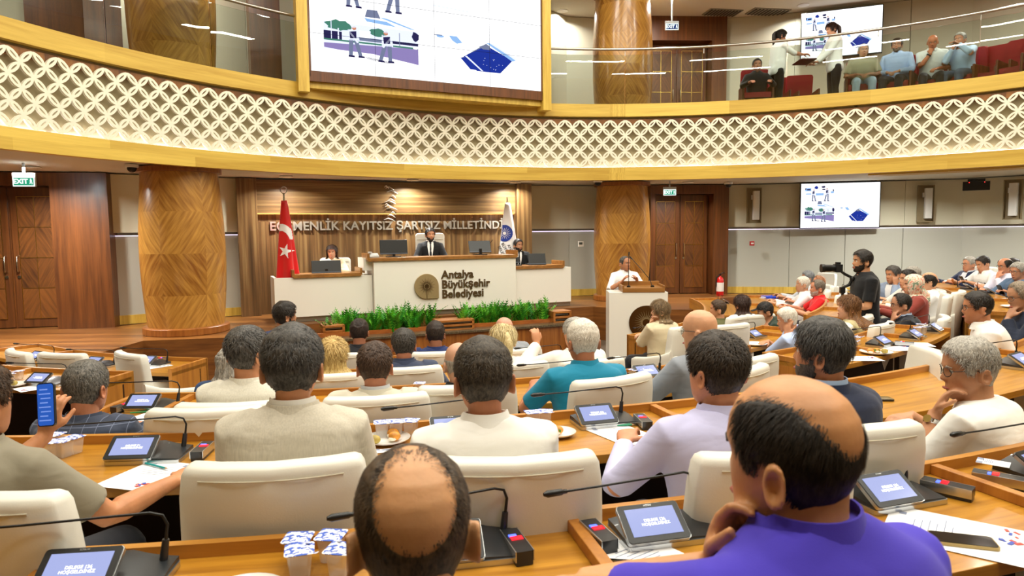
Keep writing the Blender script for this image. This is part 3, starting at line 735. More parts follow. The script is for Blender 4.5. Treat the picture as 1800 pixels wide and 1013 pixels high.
def paint_w(o, onto, zt):
    def disc(x, z): return math.hypot(x + .06, z - (zt - .62)) < .17
    def rays(x, z):
        dx, dz = x + .06, z - (zt - .62); rr = math.hypot(dx, dz); a = math.atan2(dz, dx) % R(22.5); a = min(a, R(22.5) - a)
        return rr < .035 or (.05 < rr < .13 and a * rr < .006 * (1 - rr / .16))
    grid_patch(o, onto, disc, -.26, .14, zt - .8, zt - .44, M_FBLUE, 'blue_emblem')
    grid_patch(o, onto, rays, -.22, .1, zt - .78, zt - .47, M_FWHITE, 'sun_emblem', st=.004, lift=.02)
    for i, (s_, x) in enumerate((('ANTALYA', .07), ('BÜYÜKŞEHİR', -.02), ('BELEDİYESİ', -.11))):
        t_ = text_mesh('flag_text', s_, .085, M_FBLK, depth=.001, align='CENTER', offset=.0008)
        Mx = Matrix.Rotation(R(68), 4, 'Y'); vs = []
        for v_ in t_.data.vertices:
            p_ = Vector((v_.co.x, 0, v_.co.y)); p_ = Matrix.Rotation(R(62), 4, 'Y') @ p_; vs.append((p_.x + x + .03, p_.z + zt - 1.02 - .03 * i))
        P3 = onto(vs, None, None, .014)
        for v_, q, pv in zip(t_.data.vertices, P3, vs): v_.co = q or Vector((pv[0], -.1, pv[1]))
        t_.parent = o
flag(505, 11.75, STAGE, 2.18, 'red satin national flag with white crescent and star on a pole left of the dais', [M_RED], paint_tr, rbot=.21)
flag(893, 14.12, STAGE, 2.2, 'white flag with blue sun emblem on a pole right of the dais', [M_FWHITE], paint_w, lean=-.02, finial=None, rbot=.27)

# ---------------------------------------------------------------- planter, granite ledge, step boxes
pA = Vector((-3.3, 10.15)); pB = Vector((1.25, 12.05)); pang = math.atan2(pB.y - pA.y, pB.x - pA.x); PL = (pB - pA).length
MP = Matrix.Translation((pA.x, pA.y, 0)) @ Matrix.Rotation(pang, 4, 'Z')
M_GRANITE = mat('dark_granite', '#5A4C38', rough=.25, var=.55, vscale=60)
o = empty('planter', (0, 0, 0), label='low wooden wall with dark granite ledge and planting trough in front of the dais', cat='planter')
b = MB(); b.box((PL / 2, .1, .24), (PL, .18, .48), M=MP); b.build('front_panel', M_DARKC, o)
b = MB(); b.box((PL / 2, .12, .5), (PL + .04, .3, .04), M=MP); b.build('granite_ledge', M_GRANITE, o, bevel=.004)
b = MB(); b.box((PL / 2, .31, .53), (PL, .05, .1), M=MP); b.box((PL / 2, .6, .3), (PL, .55, .42), M=MP); b.build('trough', wood('trough_wood', '#8E4A1C', '#B36A30', stretch=(.5, 9, 9)), o)
M_FERN = mat('fern_green', '#2E8A1E', rough=.5, var=.45, vscale=9); M_FERN2 = mat('fern_light_green', '#63B02C', rough=.5, var=.35, vscale=9)
def fern_mesh(seed, H=.42, W=.42, n=44):
    rg = random.Random(seed); b = MB()
    for i in range(n):
        a = rg.uniform(0, 2 * math.pi); L = H * rg.uniform(.65, 1.15); out = rg.uniform(.2, 1.15); b.mat(1 if rg.random() < .42 else 0)
        bx, by = rg.uniform(-W, W) * .5, rg.uniform(-.08, .08); pts = []
        for k in range(11):
            t = k / 10; pts.append(Vector((bx + math.cos(a) * out * L * t ** 1.2 * .6, by + math.sin(a) * out * L * t ** 1.2 * .6, L * (t - .28 * out * t * t))))
        side = Vector((-math.sin(a), math.cos(a), 0))
        for k in range(1, 11):
            t = k / 10; wv = .062 * (1 - t) ** .4 * min(1, t * 3) + .006; d = (pts[k] - pts[k - 1]).normalized()
            for s in (-1, 1):
                q = pts[k] + side * s * wv + d * .02 + Vector((0, 0, .008)); 
                b.add([pts[k] - d * .02, pts[k] + d * .014, q], [(0, 1, 2)])
        b.tube(pts, [.0025] * 11, 3)
    return b
prot = []
for s in range(5):
    f_ = fern_mesh(s).build('fern', [M_FERN, M_FERN2]); prot.append(f_)
fx = [(590, 632, 1), (640, 765, 2), (830, 968, 2)]
cnt = 0
spots = []
for (p0, p1, _) in ((592, 630, 1), (640, 768, 1), (828, 968, 1)):
    xs0 = (lambda px: (lambda d: ((pA.y * d.x - pA.x * d.y) / (math.cos(pang) * d.y - math.sin(pang) * d.x)))(px_dir(px, 580)))
    u0, u1 = xs0(p0), xs0(p1); n = max(1, round((u1 - u0) / .2))
    for i in range(n): spots.append((u0 + (u1 - u0) * (i + .5) / n, .5 + .22 * (i % 2)))
for i, (u, y) in enumerate(spots):
    f_ = prot[i % 5] if i < 5 else prot[i % 5].copy()
    if i >= 5: COL.objects.link(f_)
    f_.matrix_world = MP @ Matrix.Translation((u, y, .5)) @ Matrix.Rotation(i * 1.3, 4, 'Z') @ Matrix.Scale(.85 + .3 * ((i * 37) % 10) / 10, 4)
    tag(f_, 'bright green fern plant in the trough before the dais', 'fern', 'ferns in the trough before the dais')
M_GRILL = mat('grille_metal', '#8F8C84', rough=.3, metal=1); M_VOID = mat('dark_void', '#0B0806', rough=.9)
M_STEP = wood('step_box_wood', '#8B4E1E', '#BA7A3A', stretch=(.6, 9, 9), rough=.35)
def stepbox(px, D, wd, h, label):
    p = at_depth(px, 580, D); M = Matrix.Translation((p.x, p.y, .5)) @ Matrix.Rotation(pang, 4, 'Z')
    o = empty('step_box', (0, 0, 0), label=label, cat='step box')
    b = MB()
    for z in (.02, h / 2, h - .02): b.box((0, .1, z), (wd, .34, .035), M=M)
    for x in (-wd / 2 + .02, wd / 2 - .02): b.box((x, .1, h / 2), (.04, .34, h), M=M)
    b.box((0, .25, h / 2), (wd, .03, h), M=M)
    b.build('box', M_STEP, o, bevel=.003)
    b = MB()
    for z in (h * .28, h * .72): b.box((0, -.03, z), (wd - .1, .012, .02), M=M)
    b.build('slot_grille', M_GRILL, o)
stepbox(586, 10.75, .34, .2, 'small wooden slotted box at the left end of the fern trough')
stepbox(800, 11.35, .64, .19, 'long wooden slotted box between the two beds of ferns')
stepbox(986, 12.15, .36, .22, 'small wooden slotted box at the right end of the fern trough')

# ---------------------------------------------------------------- lectern
LP = Vector((2.0, 10.95)); o = empty('lectern', (LP.x, LP.y, 0), R(-2), label='white lectern with wooden top and round bronze emblem where the speaker stands', cat='lectern')
LW_, LD_, LH_ = .92, .5, 1.17
b = MB(); b.box((0, 0, LH_ / 2), (LW_, LD_, LH_)); b.build('body', M_WHITE, o, bevel=.006)
b = MB(); b.box((.08, .02, LH_ + .035), (.66, .56, .07)); b.box((.08, .27, LH_ + .1), (.66, .03, .08)); b.box((-.24, .02, LH_ + .08), (.03, .56, .05)); b.box((.40, .02, LH_ + .08), (.03, .56, .05)); b.build('wooden_top', M_SHELF, o, bevel=.004)
b = MB(); ML = Matrix.Translation((.12, -LD_ / 2, .69)) @ Matrix.Rotation(R(90), 4, 'X'); b.prism([(p[0], -p[1]) for p in emblem_pts(.27)][::-1], 0, .02, M=ML); b.build('emblem_plate', mat('dark_bronze', '#6B5230', rough=.3, metal=.9), o)
b = MB()
for k in range(28):
    a = 2 * math.pi * k / 28; p = Vector((math.cos(a), math.sin(a))); q = Vector((-p.y, p.x)) * .006
    b.add([ML @ Vector((p.x * .06 + q.x, p.y * .06 + q.y, .026)), ML @ Vector((p.x * .06 - q.x, p.y * .06 - q.y, .026)), ML @ Vector((p.x * .2, p.y * .2, .026))], [(0, 1, 2)])
b.build('emblem_rays', M_BRONZE, o)
for i, (x, pts) in enumerate(((-.14, [(0, 0, 0), (0, .02, .25), (0, .03, .42), (.01, .05, .5)]), (.24, [(0, 0, 0), (-.04, .02, .12), (-.18, .08, .3), (-.3, .14, .44)]))):
    m_ = empty('lectern_microphone', (LP.x + x, LP.y - .1, LH_ + .07), label='thin black gooseneck microphone on the %s of the lectern top' % ('left' if i == 0 else 'right'), cat='microphone')
    b = MB(); b.tube(pts, .006, 6); b.build('gooseneck', M_BLACK, m_, smooth=60)
    b = MB(); b.cyl(pts[-1], Vector(pts[-1]) + (Vector(pts[-1]) - Vector(pts[-2])).normalized() * .06, .011, n=8); b.build('capsule', M_BLACK, m_, smooth=60)
    b = MB(); b.lathe([(.03, 0), (.03, .02), (.01, .03)], n=14); b.build('base', M_BLACK, m_)

# ---------------------------------------------------------------- fittings
M_EXITG = emat('exit_green', '#2FA07A', .9); M_EXITW = emat('exit_white', '#F0FFF8', 1.4); M_EXITB = emat('exit_blue_navy', '#1F3470', .8)
def exit_sign(px, py, D, label, s=1.0, face=M_EXITG, zceil=3.18, ang=0.0):
    c = at_depth(px, py, D); o = empty('exit_sign', c, ang, label=label, cat='exit sign')
    W, H = .36 * s, .17 * s
    b = MB(); b.box((0, 0, .02), (W + .02, .03, H + .06)); b.box((0, 0, (H / 2 + (zceil - c.z)) / 2), (.03, .02, zceil - c.z - H / 2)); b.build('housing', mat('sign_grey', '#B9C3C8', rough=.4), o, bevel=.003)
    b = MB(); b.box((0, -.018, -.005), (W, .008, H)); b.build('lit_border', M_EXITW, o)
    b = MB(); b.box((0, -.024, -.005), (W * .92, .006, H * .8)); b.build('lit_face', face, o)
    text_mesh('exit_text', 'EXIT', .12 * s, M_EXITW, o, depth=.002, offset=.003, M=Matrix.Translation((-.05 * s, -.028, -.005)) @ Matrix.Rotation(R(90), 4, 'X'))
    b = MB(); b.ball((.125 * s, -.03, .035 * s), .012 * s, 8, 6); b.box((.125 * s, -.029, .005 * s), (.03 * s, .003, .035 * s)); b.tube([(.12 * s, -.029, -.01 * s), (.105 * s, -.029, -.05 * s)], .006 * s, 5); b.tube([(.13 * s, -.029, -.01 * s), (.145 * s, -.029, -.03 * s), (.14 * s, -.029, -.055 * s)], .006 * s, 5); b.build('running_figure', M_EXITW, o)
exit_sign(43, 319, 9.6, 'green lit exit sign hanging over the left double door', ang=R(10), s=.75)
exit_sign(1177, 338, 14.5, 'green lit exit sign hanging over the right double door', ang=R(0), s=.72)
exit_sign(1181, 47, 14.9, 'blue-white lit exit sign hanging over the gallery door', zceil=7.11, face=M_EXITB, s=.75)
def downlight(px, py, z, label, power=48, grp=None):
    p = at_height(px, py, z); o = empty('downlight', p, label=label, cat='downlight', group=grp)
    b = MB(); b.lathe([(.105, .015), (.125, .0), (.13, -.008), (.115, -.014), (.10, -.006)], n=28); b.build('trim_ring', M_WHITE, o, smooth=60)
    b = MB(); b.lathe([(.001, -.004), (.1, -.005), (.1, .006), (.001, .008)], n=24); b.build('lit_disc', M_LED, o)
    if power: area('downlight_lamp', (p.x, p.y, z - .03), .2, power, color=(1, .97, .92), spread=R(150))
for (x, y, l) in ((55, 295, 'lit round downlight in the soffit above the left double door'), (503, 311, 'lit round downlight above the red flag'), (726, 317, 'lit round downlight above the centre of the dais'), (905, 321, 'lit round downlight above the white flag'), (1209, 321, 'lit round downlight in the soffit before the right double door')):
    downlight(x, y, 3.15, l)
downlight(989, 19, 7.1, 'lit round downlight in the upper ceiling left of the gallery column', 40)
downlight(1412, 9, 7.1, 'lit round downlight in the upper ceiling above the gallery television', 40)
for (x, y) in ((7.6, 13.3), (9.6, 11.6), (-6.8, 9.6), (-7.6, 6.5), (10.9, 8.2)):
    area('soffit_fill', (x, y, 3.1), .25, 90, color=(1, .97, .92), spread=R(160))  # added fill lights without fixtures, brightening the walls and soffit by bounce
for (x, y) in ((9.0, 12.6), (-5.6, 11.0), (-8, 8.5), (3.4, 15.0), (11.5, 9.5), (-1.2, 14.0)):
    area('gallery_lamp', (x, y, 7.0), .3, 60, color=(1, .95, .88))
def dome_camera(px, py, D, z, label):
    p = at_depth(px, py, D); o = empty('dome_camera', (p.x, p.y, z), label=label, cat='security camera')
    b = MB(); b.lathe([(.001, 0), (.09, 0), (.09, -.04), (.075, -.045), (.001, -.045)], n=20); b.build('mount', M_WHITE, o, smooth=40)
    b = MB(); b.ball((0, 0, -.05), .065, 16, 12); b.build('dark_dome', M_BLACK, o, smooth=80)
dome_camera(232, 300, 9.9, 3.16, 'dark dome security camera under the soffit left of the wide column')
dome_camera(1051, 322, 14.0, 3.16, 'dark dome security camera under the soffit at the column behind the lectern')
dome_camera(1280, 330, 15.0, 3.16, 'white and black dome camera under the soffit right of the right double door')
def wall_speaker(px, D, ang, z, label, sc=1.0):
    p = at_depth(px, 380, D); M = Matrix.Translation((p.x, p.y, z)) @ Matrix.Rotation(ang, 4, 'Z') @ Matrix.Scale(sc, 4)
    o = empty('wall_speaker', (0, 0, 0), label=label, cat='loudspeaker')
    b = MB()
    for s in (-1, 1): b.box((s * .15, .0, .37), (.02, .05, .78), M=M); b.box((0, 0, .37 + s * .385), (.32, .05, .02), M=M)
    b.box((0, .02, .37), (.3, .01, .77), M=M); b.build('niche_frame', mat('niche_brown', '#8A7C5C', rough=.6), o)
    b = MB(); b.rbox((.03, -.08, .37), (.14, .13, .64), .02, 3, M=M); b.build('column_speaker', mat('speaker_white', '#D5D6CF', rough=.5), o, smooth=40)
    b = MB(); b.box((-.05, -.05, .55), (.04, .06, .1), M=M); b.build('bracket', mat('speaker_white', '#D5D6CF', rough=.5), o)
wall_speaker(1325, 15.5, R(-10), 2.3, 'white column loudspeaker in a brown niche between the right door and the television')
wall_speaker(1626, 14.75, R(-16), 2.28, 'white column loudspeaker in a brown niche right of the television')
wall_speaker(1779, 13.6, R(-51), 2.3, 'white column loudspeaker in a brown niche at the right edge')
p = at_depth(1716, 327, 13.9); o = empty('wall_sensor_box', (p.x, p.y, p.z), R(-35), label='black box with two red lights under the soffit at the right wall corner', cat='device')
b = MB(); b.box((0, 0, 0), (.46, .08, .18)); b.box((0, .06, .12), (.3, .04, .05)); b.build('housing', M_BLACK, o, bevel=.008)
b = MB(); [b.ball((x, -.045, .07), .008, 6, 4) for x in (-.12, .14)]; b.build('red_light', emat('red_led', '#FF3030', 3), o)
p = at_depth(1264, 512, 15.35); o = empty('fire_extinguisher', (p.x + .02, p.y, STAGE), label='red fire extinguisher with white label standing by the right door surround', cat='fire extinguisher')
b = MB(); b.lathe([(.001, 0), (.075, 0), (.082, .02), (.082, .34), (.06, .4), (.025, .43), (.025, .45), (.001, .45)], n=24); b.build('cylinder', mat('extinguisher_red', '#C8161A', rough=.3, coat=.5), o, smooth=50)
b = MB(); b.lathe([(.0835, .1), (.0835, .3)], n=24); b.build('white_label', mat('label_white', '#E8E4DE', rough=.5), o)
b = MB(); b.box((0, 0, .47), (.03, .03, .05)); b.tube([(0, 0, .48), (.06, -.02, .52), (.1, -.02, .51)], .008, 6); b.tube([(-.02, 0, .47), (-.09, -.03, .42), (-.1, -.03, .2)], .01, 6); b.build('valve_and_hose', M_BLACK, o, smooth=50)
p = at_depth(1321, 428, 15.55); o = empty('fire_alarm_button', (p.x, p.y - .03, p.z), label='small red fire alarm call point on the grey wall', cat='alarm')
b = MB(); b.box((0, 0, 0), (.1, .05, .1)); b.build('housing', mat('alarm_red', '#B81E20', rough=.4), o, bevel=.006)
b = MB(); b.box((0, -.028, 0), (.06, .004, .035)); b.build('white_window', M_WHITE, o)
p = at_depth(1021, 429, 15.25); o = empty('thermostat', (p.x, p.y, p.z), R(20), label='small white wall thermostat on the grey wall left of the lectern column', cat='thermostat')
b = MB(); b.box((0, 0, 0), (.13, .03, .12)); b.build('cover', M_WHITE, o, bevel=.005); b = MB(); b.box((-.01, -.018, .01), (.08, .004, .05)); b.build('display', mat('lcd', '#4B534C'), o)
# upper ceiling grilles and hanging wooden beam
for (x, y, wd, l) in ((1270, 22, .8, 'dark square ceiling grille in the upper ceiling'), (1350, 21, .9, 'slatted ceiling air vent in the upper ceiling before the gallery television')):
    p = at_height(x, y, 7.09); o = empty('ceiling_vent', p, R(10), label=l, cat='vent')
    b = MB(); b.box((0, 0, 0), (wd, .45, .02)); b.build('frame', mat('vent_frame', '#8B8675', rough=.6), o)
    b = MB(); [b.box((-wd / 2 + .06 + k * (wd - .12) / 9, 0, -.015), (.025, .4, .02)) for k in range(10)]; b.build('slats', mat('vent_dark', '#3C3A34', rough=.6), o)
# ---------------------------------------------------------------- desks in arcs
DESKS = []
def desk(row, a0, a1, label, ends=(True, True), dividers=(), Rr=None, zf=None):
    r = Rr or ROWR[row]; z = (ROWZ[row] if zf is None else zf); o = empty('curved_desk', (0, 0, 0), label=label, cat='desk')
    a0, a1 = R(a0), R(a1); uvc = (DC.x, DC.y, r)
    b = MB(); b.arc(DC, r - .08, r + .48, a0, a1, z + .71, z + .75); b.build('worktop', M_DESK, o, uvc=uvc, bevel=.003)
    DESKS.append((row, r, a0, a1))
    b = MB(); b.arc(DC, r - .105, r - .075, a0, a1, z + .0, z + .79); b.build('front_panel', M_DESKF, o, uvc=uvc)
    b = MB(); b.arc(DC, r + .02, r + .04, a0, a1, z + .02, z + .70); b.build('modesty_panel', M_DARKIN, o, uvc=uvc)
    for k, (a, on) in enumerate(((a0, ends[0]), (a1, ends[1]))):
        if not on: continue
        s = .035 / r * (1 if k == 0 else -1)
        b = MB(); b.arc(DC, r - .105, r + .48, min(a, a + s), max(a, a + s), z, z + .788, n=1); b.build('end_panel', M_DESKE, o, uvc=uvc, bevel=.003)
    for a in dividers:
        a = R(a); s = .018 / r
        b = MB(); b.arc(DC, r - .075, r + .40, a - s, a + s, z + .75, z + .786, n=1); b.build('divider_rail', M_DESKE, o, uvc=uvc, bevel=.003)
    return o
M_DESKF = wood('desk_front_wood', '#9C6220', '#C68C38', stretch=(.6, 10, 1), scale=1.8, rough=.4, coord='UV')
M_DESKE = wood('desk_end_wood', '#9A5E20', '#C48534', stretch=(9, 9, .7), scale=1.8, rough=.4)
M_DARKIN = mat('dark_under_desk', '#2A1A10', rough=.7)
desk(1, -5, 40, 'nearest curved wooden desk in the foreground', ends=(False, False), dividers=(5.5, 12.9, 20.3, 27.7))
desk(2, -4, 46, 'curved wooden desk of the second row before the beige suit and white polo', ends=(False, True), dividers=(7, 18, 37))
desk(3, -1.2, 26, 'curved wooden desk of the third row in the centre', dividers=(1.4, 11, 19))
desk(3, 31.5, 49, 'curved wooden desk at right where the man in the white polo leans', dividers=(37.5, 44))
desk(3, 51, 76, 'curved wooden desk at right before the headscarf and the blue-grey jacket', dividers=(59, 68), Rr=7.55)
desk(2, 53, 84, 'far right curved wooden desk with tall curved front behind the headscarf', dividers=(63, 73), Rr=9.15)
desk(4, -34, -8.3, 'curved wooden desk at the left edge with water cups and papers', dividers=(-17, -26))
desk(4, -1.2, 25, 'curved wooden desk of the fourth row in the centre', dividers=(8, 17))
desk(4, 38.3, 50, 'curved wooden desk at right where the white-haired man leans on his hand', dividers=(46,))
desk(4, 63, 84, 'curved wooden desk at right before the bright red polo', dividers=(72,), Rr=6.45)
desk(5, -38, -9.6, 'curved wooden desk at left nearest the wide column', dividers=(-19, -29))
desk(5, -2, 25, 'front-row curved wooden desk before the ferns', dividers=(8, 17))
desk(5, 41, 60, 'curved wooden desk beside the lectern where the woman in beige sits', dividers=(49, 55))
desk(5, 66, 92, 'small curved wooden desk at right before the far officials with blue folders')

# ---------------------------------------------------------------- chairs
M_LEATHER = mat('cream_leather', '#E4E2D8', rough=.42, bump=.05, bscale=220, coat=.05)
M_SEAM = mat('leather_seam', '#CFC8B2', rough=.6)
def make_chair():
    o = empty('armchair')
    # back: upright slab leaning slightly, wider towards the bottom, soft corners
    b = MB(); rings = []
    for (z, hw, y0, y1) in ((.42, .272, -.235, -.15), (.5, .282, -.25, -.155), (.72, .280, -.28, -.19), (.92, .272, -.302, -.215), (.99, .262, -.308, -.222), (1.009, .252, -.304, -.228), (1.018, .236, -.292, -.24)):
        ring = []
        cy, ry = (y0 + y1) / 2, (y1 - y0) / 2
        for k in range(32):
            a = 2 * math.pi * k / 32; e = .26
            x = hw * abs(math.cos(a)) ** e * (1 if math.cos(a) >= 0 else -1); y = ry * abs(math.sin(a)) ** e * (1 if math.sin(a) >= 0 else -1)
            ring.append(Vector((x, cy + y + .055 * (x / hw) ** 2, z + .0)))
        rings.append(ring)
    b.rings(rings); b.build('backrest', M_LEATHER, o, smooth=50)
    b = MB()
    b.tube([(x, -.3058 + .055 * (x / .268) ** 2 , .98) for x in [-.205 + .41 * k / 16 for k in range(17)]], .0028, 5)
    b.build('piping', M_SEAM, o, smooth=80)
    b = MB(); b.rbox((0, .03, .44), (.5, .5, .11), .06, 4); b.build('seat', M_LEATHER, o, smooth=50, bevel=.02)
    for s in (-1, 1):
        rings = []
        for (y, z0, z1, hw) in ((-.24, .38, .76, .035), (-.1, .36, .70, .042), (.1, .36, .655, .045), (.24, .38, .64, .042), (.28, .42, .62, .03)):
            c = Vector((s * .285, y, (z0 + z1) / 2)); rz_ = (z1 - z0) / 2
            rings.append([c + Vector((hw * abs(math.cos(a)) ** .4 * (1 if math.cos(a) >= 0 else -1), 0, rz_ * abs(math.sin(a)) ** .4 * (1 if math.sin(a) >= 0 else -1))) for a in [2 * math.pi * k / 20 for k in range(20)]])
        b = MB(); b.rings(rings); b.build('armrest', M_LEATHER, o, smooth=50)
    b = MB(); b.cyl((0, 0, .08), (0, 0, .4), .028, n=12); b.build('gas_column', M_CHROME, o, smooth=60)
    b = MB()
    for k in range(5):
        a = 2 * math.pi * k / 5 + .3; b.tube([(.02 * math.cos(a), .02 * math.sin(a), .1), (.27 * math.cos(a), .27 * math.sin(a), .07)], [.025, .014], 8)
        b.ball((.27 * math.cos(a), .27 * math.sin(a), .032), .03, 8, 6)
    b.build('star_base', M_CHROME, o, smooth=60)
    return o
CHAIR0 = make_chair(); chair_used = [False]
def chair(x, y, z, rz, label, group=None, cat='chair'):
    o = copy_tree(CHAIR0) if chair_used[0] else CHAIR0
    chair_used[0] = True
    o.location = (x, y, z); o.rotation_euler = (0, 0, rz); o.name = 'armchair' if o is CHAIR0 else o.name
    if 'group' in o: del o['group']
    tag(o, label, cat, group); return o
def polar(x, y): return math.hypot(x - DC.x, y - DC.y), math.atan2(x - DC.x, DC.y - y)
def face_dais(x, y): return polar(x, y)[1]
def chair_px(px, py, row, label, yaw=0, z=None):
    zf = ROWZ[row] if z is None else z
    p = at_height(px, py, zf + 1.018); a = face_dais(p.x, p.y) + yaw
    chair(p.x - .33 * math.sin(a), p.y + .33 * math.cos(a), zf, a, label)

# ---------------------------------------------------------------- conference units
M_SCREENLIT = mat('unit_screen_lit', '#000000', rough=.15, emit=.95, emit_color='#A6B0E2'); M_TXT = mat('unit_text', '#FFFFFF', emit=1.2)
M_DEVICE = mat('unit_body_charcoal', '#23262A', rough=.35, coat=.2); M_TRIM = mat('unit_silver_edge', '#C3C6C8', rough=.25, metal=.9)
def make_unit(micyaw=0.0, name_no='DELEGE 126'):
    o = empty('conference_unit')
    b = MB(); b.rbox((0, 0, .008), (.30, .17, .016), .012, 3); b.build('silver_base', M_TRIM, o, smooth=40)
    b = MB(); rings = []
    for (x, yb, zt, zf) in ((-.146, .08, .032, .022), (-.02, .08, .05, .024), (.03, .08, .052, .024), (.07, .08, .040, .022), (.11, .08, .032, .02), (.146, .08, .028, .018)):
        rings.append([Vector((x, -.078, .014)), Vector((x, yb, .014)), Vector((x, yb, zt)), Vector((x, yb - .05, zt)), Vector((x, -.078, zf))])
    b.rings(rings); b.build('housing', M_DEVICE, o, smooth=30)
    MS = Matrix.Translation((-.055, -.078, .02)) @ Matrix.Rotation(R(33), 4, 'X')
    b = MB(); b.rbox((0, .055, .008), (.192, .125, .012), .01, 3, M=MS); b.build('tablet_edge', M_TRIM, o, smooth=40)
    b = MB(); b.rbox((0, .055, .011), (.188, .121, .012), .009, 3, M=MS); b.build('tablet_bezel', M_BLACK, o, smooth=40)
    b = MB(); b.box((0, .056, .018), (.152, .088, .001), M=MS); s = b.build('lit_screen', M_SCREENLIT, o)
    text_mesh('screen_text', name_no + '\nHOŞGELDİNİZ', .0125, M_TXT, s, depth=.0002, M=MS @ Matrix.Translation((.004, .053, .019)))
    text_mesh('maker_mark', 'BOSCH', .0075, M_TRIM, o, depth=.0002, M=MS @ Matrix.Translation((0, .109, .0178)))
    b = MB(); b.cyl((.115, .055, .028), (.122, .06, .085), .011, .009, n=10); b.build('microphone_socket', M_DEVICE, o, smooth=60)
    c, s_ = math.cos(micyaw), math.sin(micyaw)
    pts = [(.122, .06, .08), (.128, .061, .125), (.118, .058, .152), (.088, .052, .163), (0, .035, .165), (-.2, .0, .168), (-.31, -.02, .172)]
    pts = [(.122 + (x - .122) * c - (y - .06) * s_, .06 + (x - .122) * s_ + (y - .06) * c, z) for x, y, z in pts]
    b = MB(); b.tube(pts, [.0045, .0042, .004, .0038, .0035, .0034, .0036], 8); stem = b.build('gooseneck', M_BLACK, o, smooth=70)
    d = (Vector(pts[-1]) - Vector(pts[-2])).normalized(); e = Vector(pts[-1])
    b = MB(); b.tube([e, e + d * .012, e + d * .016, e + d * .06, e + d * .072], [.006, .0065, .009, .010, .005], 10); b.build('microphone_capsule', M_BLACK, stem, smooth=60)
    return o
UNITS = [make_unit(0), make_unit(.12, 'DELEGE 51'), make_unit(-.25)]; unit_n = [0, 0, 0]
def unit_at(p, rz, label, v=None, group=None):
    i = sum(unit_n) % 3 if v is None else v
    o = copy_tree(UNITS[i]) if unit_n[i] else UNITS[i]
    unit_n[i] += 1; o.location = p; o.rotation_euler = (0, 0, rz); tag(o, label, 'microphone unit', group)
def snap(p, row, lo=.0, hi=.42):
    """keep a thing on the worktop it belongs to"""
    r, a = math.hypot(p.x - DC.x, p.y - DC.y), math.atan2(p.x - DC.x, DC.y - p.y); best = None
    for (rw, R0, a0, a1) in DESKS:
        if rw != row: continue
        r2 = min(max(r, R0 + lo), R0 + hi); a2 = min(max(a, a0 + .012), a1 - .012); d = abs(r2 - r) + abs(a2 - a) * r
        if best is None or d < best[0]: best = (d, r2, a2)
    _, r2, a2 = best
    return Vector((DC.x + r2 * math.sin(a2), DC.y - r2 * math.cos(a2), p.z))
def on_desk(px, py, row, dz=0.0):
    return snap(at_height(px, py, ROWZ[row] + .751 + dz), row)
def unit(px, py, row, label, v=None, yaw=0, z=None):
    p = on_desk(px, py, row, .045); a = face_dais(p.x, p.y)
    # shift so that the tablet centre falls on that spot
    p = Vector((p.x + .055 * math.cos(a + yaw), p.y + .055 * math.sin(a + yaw), ROWZ[row] + .751))
    p = snap(p, row, lo=.02, hi=.34); unit_at(p, a + yaw, label, v)
unit(150, 1000, 1, 'conference microphone unit with lit screen in the bottom left corner', 0)
unit(785, 950, 1, 'conference microphone unit mostly hidden by the nearest balding head', 1)
unit(1138, 918, 1, 'conference microphone unit with lit screen left of the man in the purple polo', 0)
unit(1545, 860, 1, 'conference microphone unit with lit screen right of the man in the purple polo', 2)
unit(1812, 815, 1, 'conference microphone unit cut by the right edge above the nearest desk', 2, yaw=.1)
unit(240, 788, 2, 'conference microphone unit on the second desk left of the beige suit man', 1)
unit(792, 752, 2, 'conference microphone unit in front of the man in the white polo', 1)
unit(1043, 730, 2, 'conference microphone unit beside the papers in front of the lavender shirt man', 0)
unit(1785, 634, 2, 'conference microphone unit on the second desk near the right edge', 2)
unit(256, 707, 3, 'conference microphone unit in front of the man in the checked navy jacket', 0)
unit(985, 668, 3, 'conference microphone unit left of the man in the teal polo', 0)
unit(1132, 654, 3, 'conference microphone unit beside a single water cup in front of the grey suit man', 0)
unit(1545, 600, 3, 'conference microphone unit beside the cups on the right desk before the plate', 2)
unit(1602, 588, 3, 'conference microphone unit behind the open white document on the right desk', 2)
unit(1648, 577, 3, 'conference microphone unit in front of the man in the white polo at right', 2)
unit(75, 666, 4, 'conference microphone unit on the desk at the left edge', 0)
unit(952, 629, 4, 'conference microphone unit left of the white-haired man in teal', 0)
unit(560, 655, 4, 'conference microphone unit before the blonde woman', 0)
unit(1322, 588, 4, 'conference microphone unit left of the white-haired man leaning on his hand', 2)
unit(1463, 560, 4, 'conference microphone unit left of the curly-haired woman', 2)
unit(262, 634, 5, 'conference microphone unit on the left desk nearest the wide column', 0)
unit(150, 640, 5, 'conference microphone unit behind the two empty chairs at left', 1)
unit(55, 628, 5, 'conference microphone unit behind the left-edge empty chair', 1)
unit(1104, 596, 5, 'conference microphone unit on the desk of the woman in the beige blazer', 0)
unit(1345, 530, 5, 'conference microphone unit before the man in the black cap', 2)
unit(1698, 505, 2, 'conference microphone unit on the far right desk by the curved wooden front', 2)
unit(1752, 512, 2, 'conference microphone unit on the far right desk before the lilac shirt', 2)
unit(1590, 512, 3, 'conference microphone unit behind the black suit and glasses', 2)
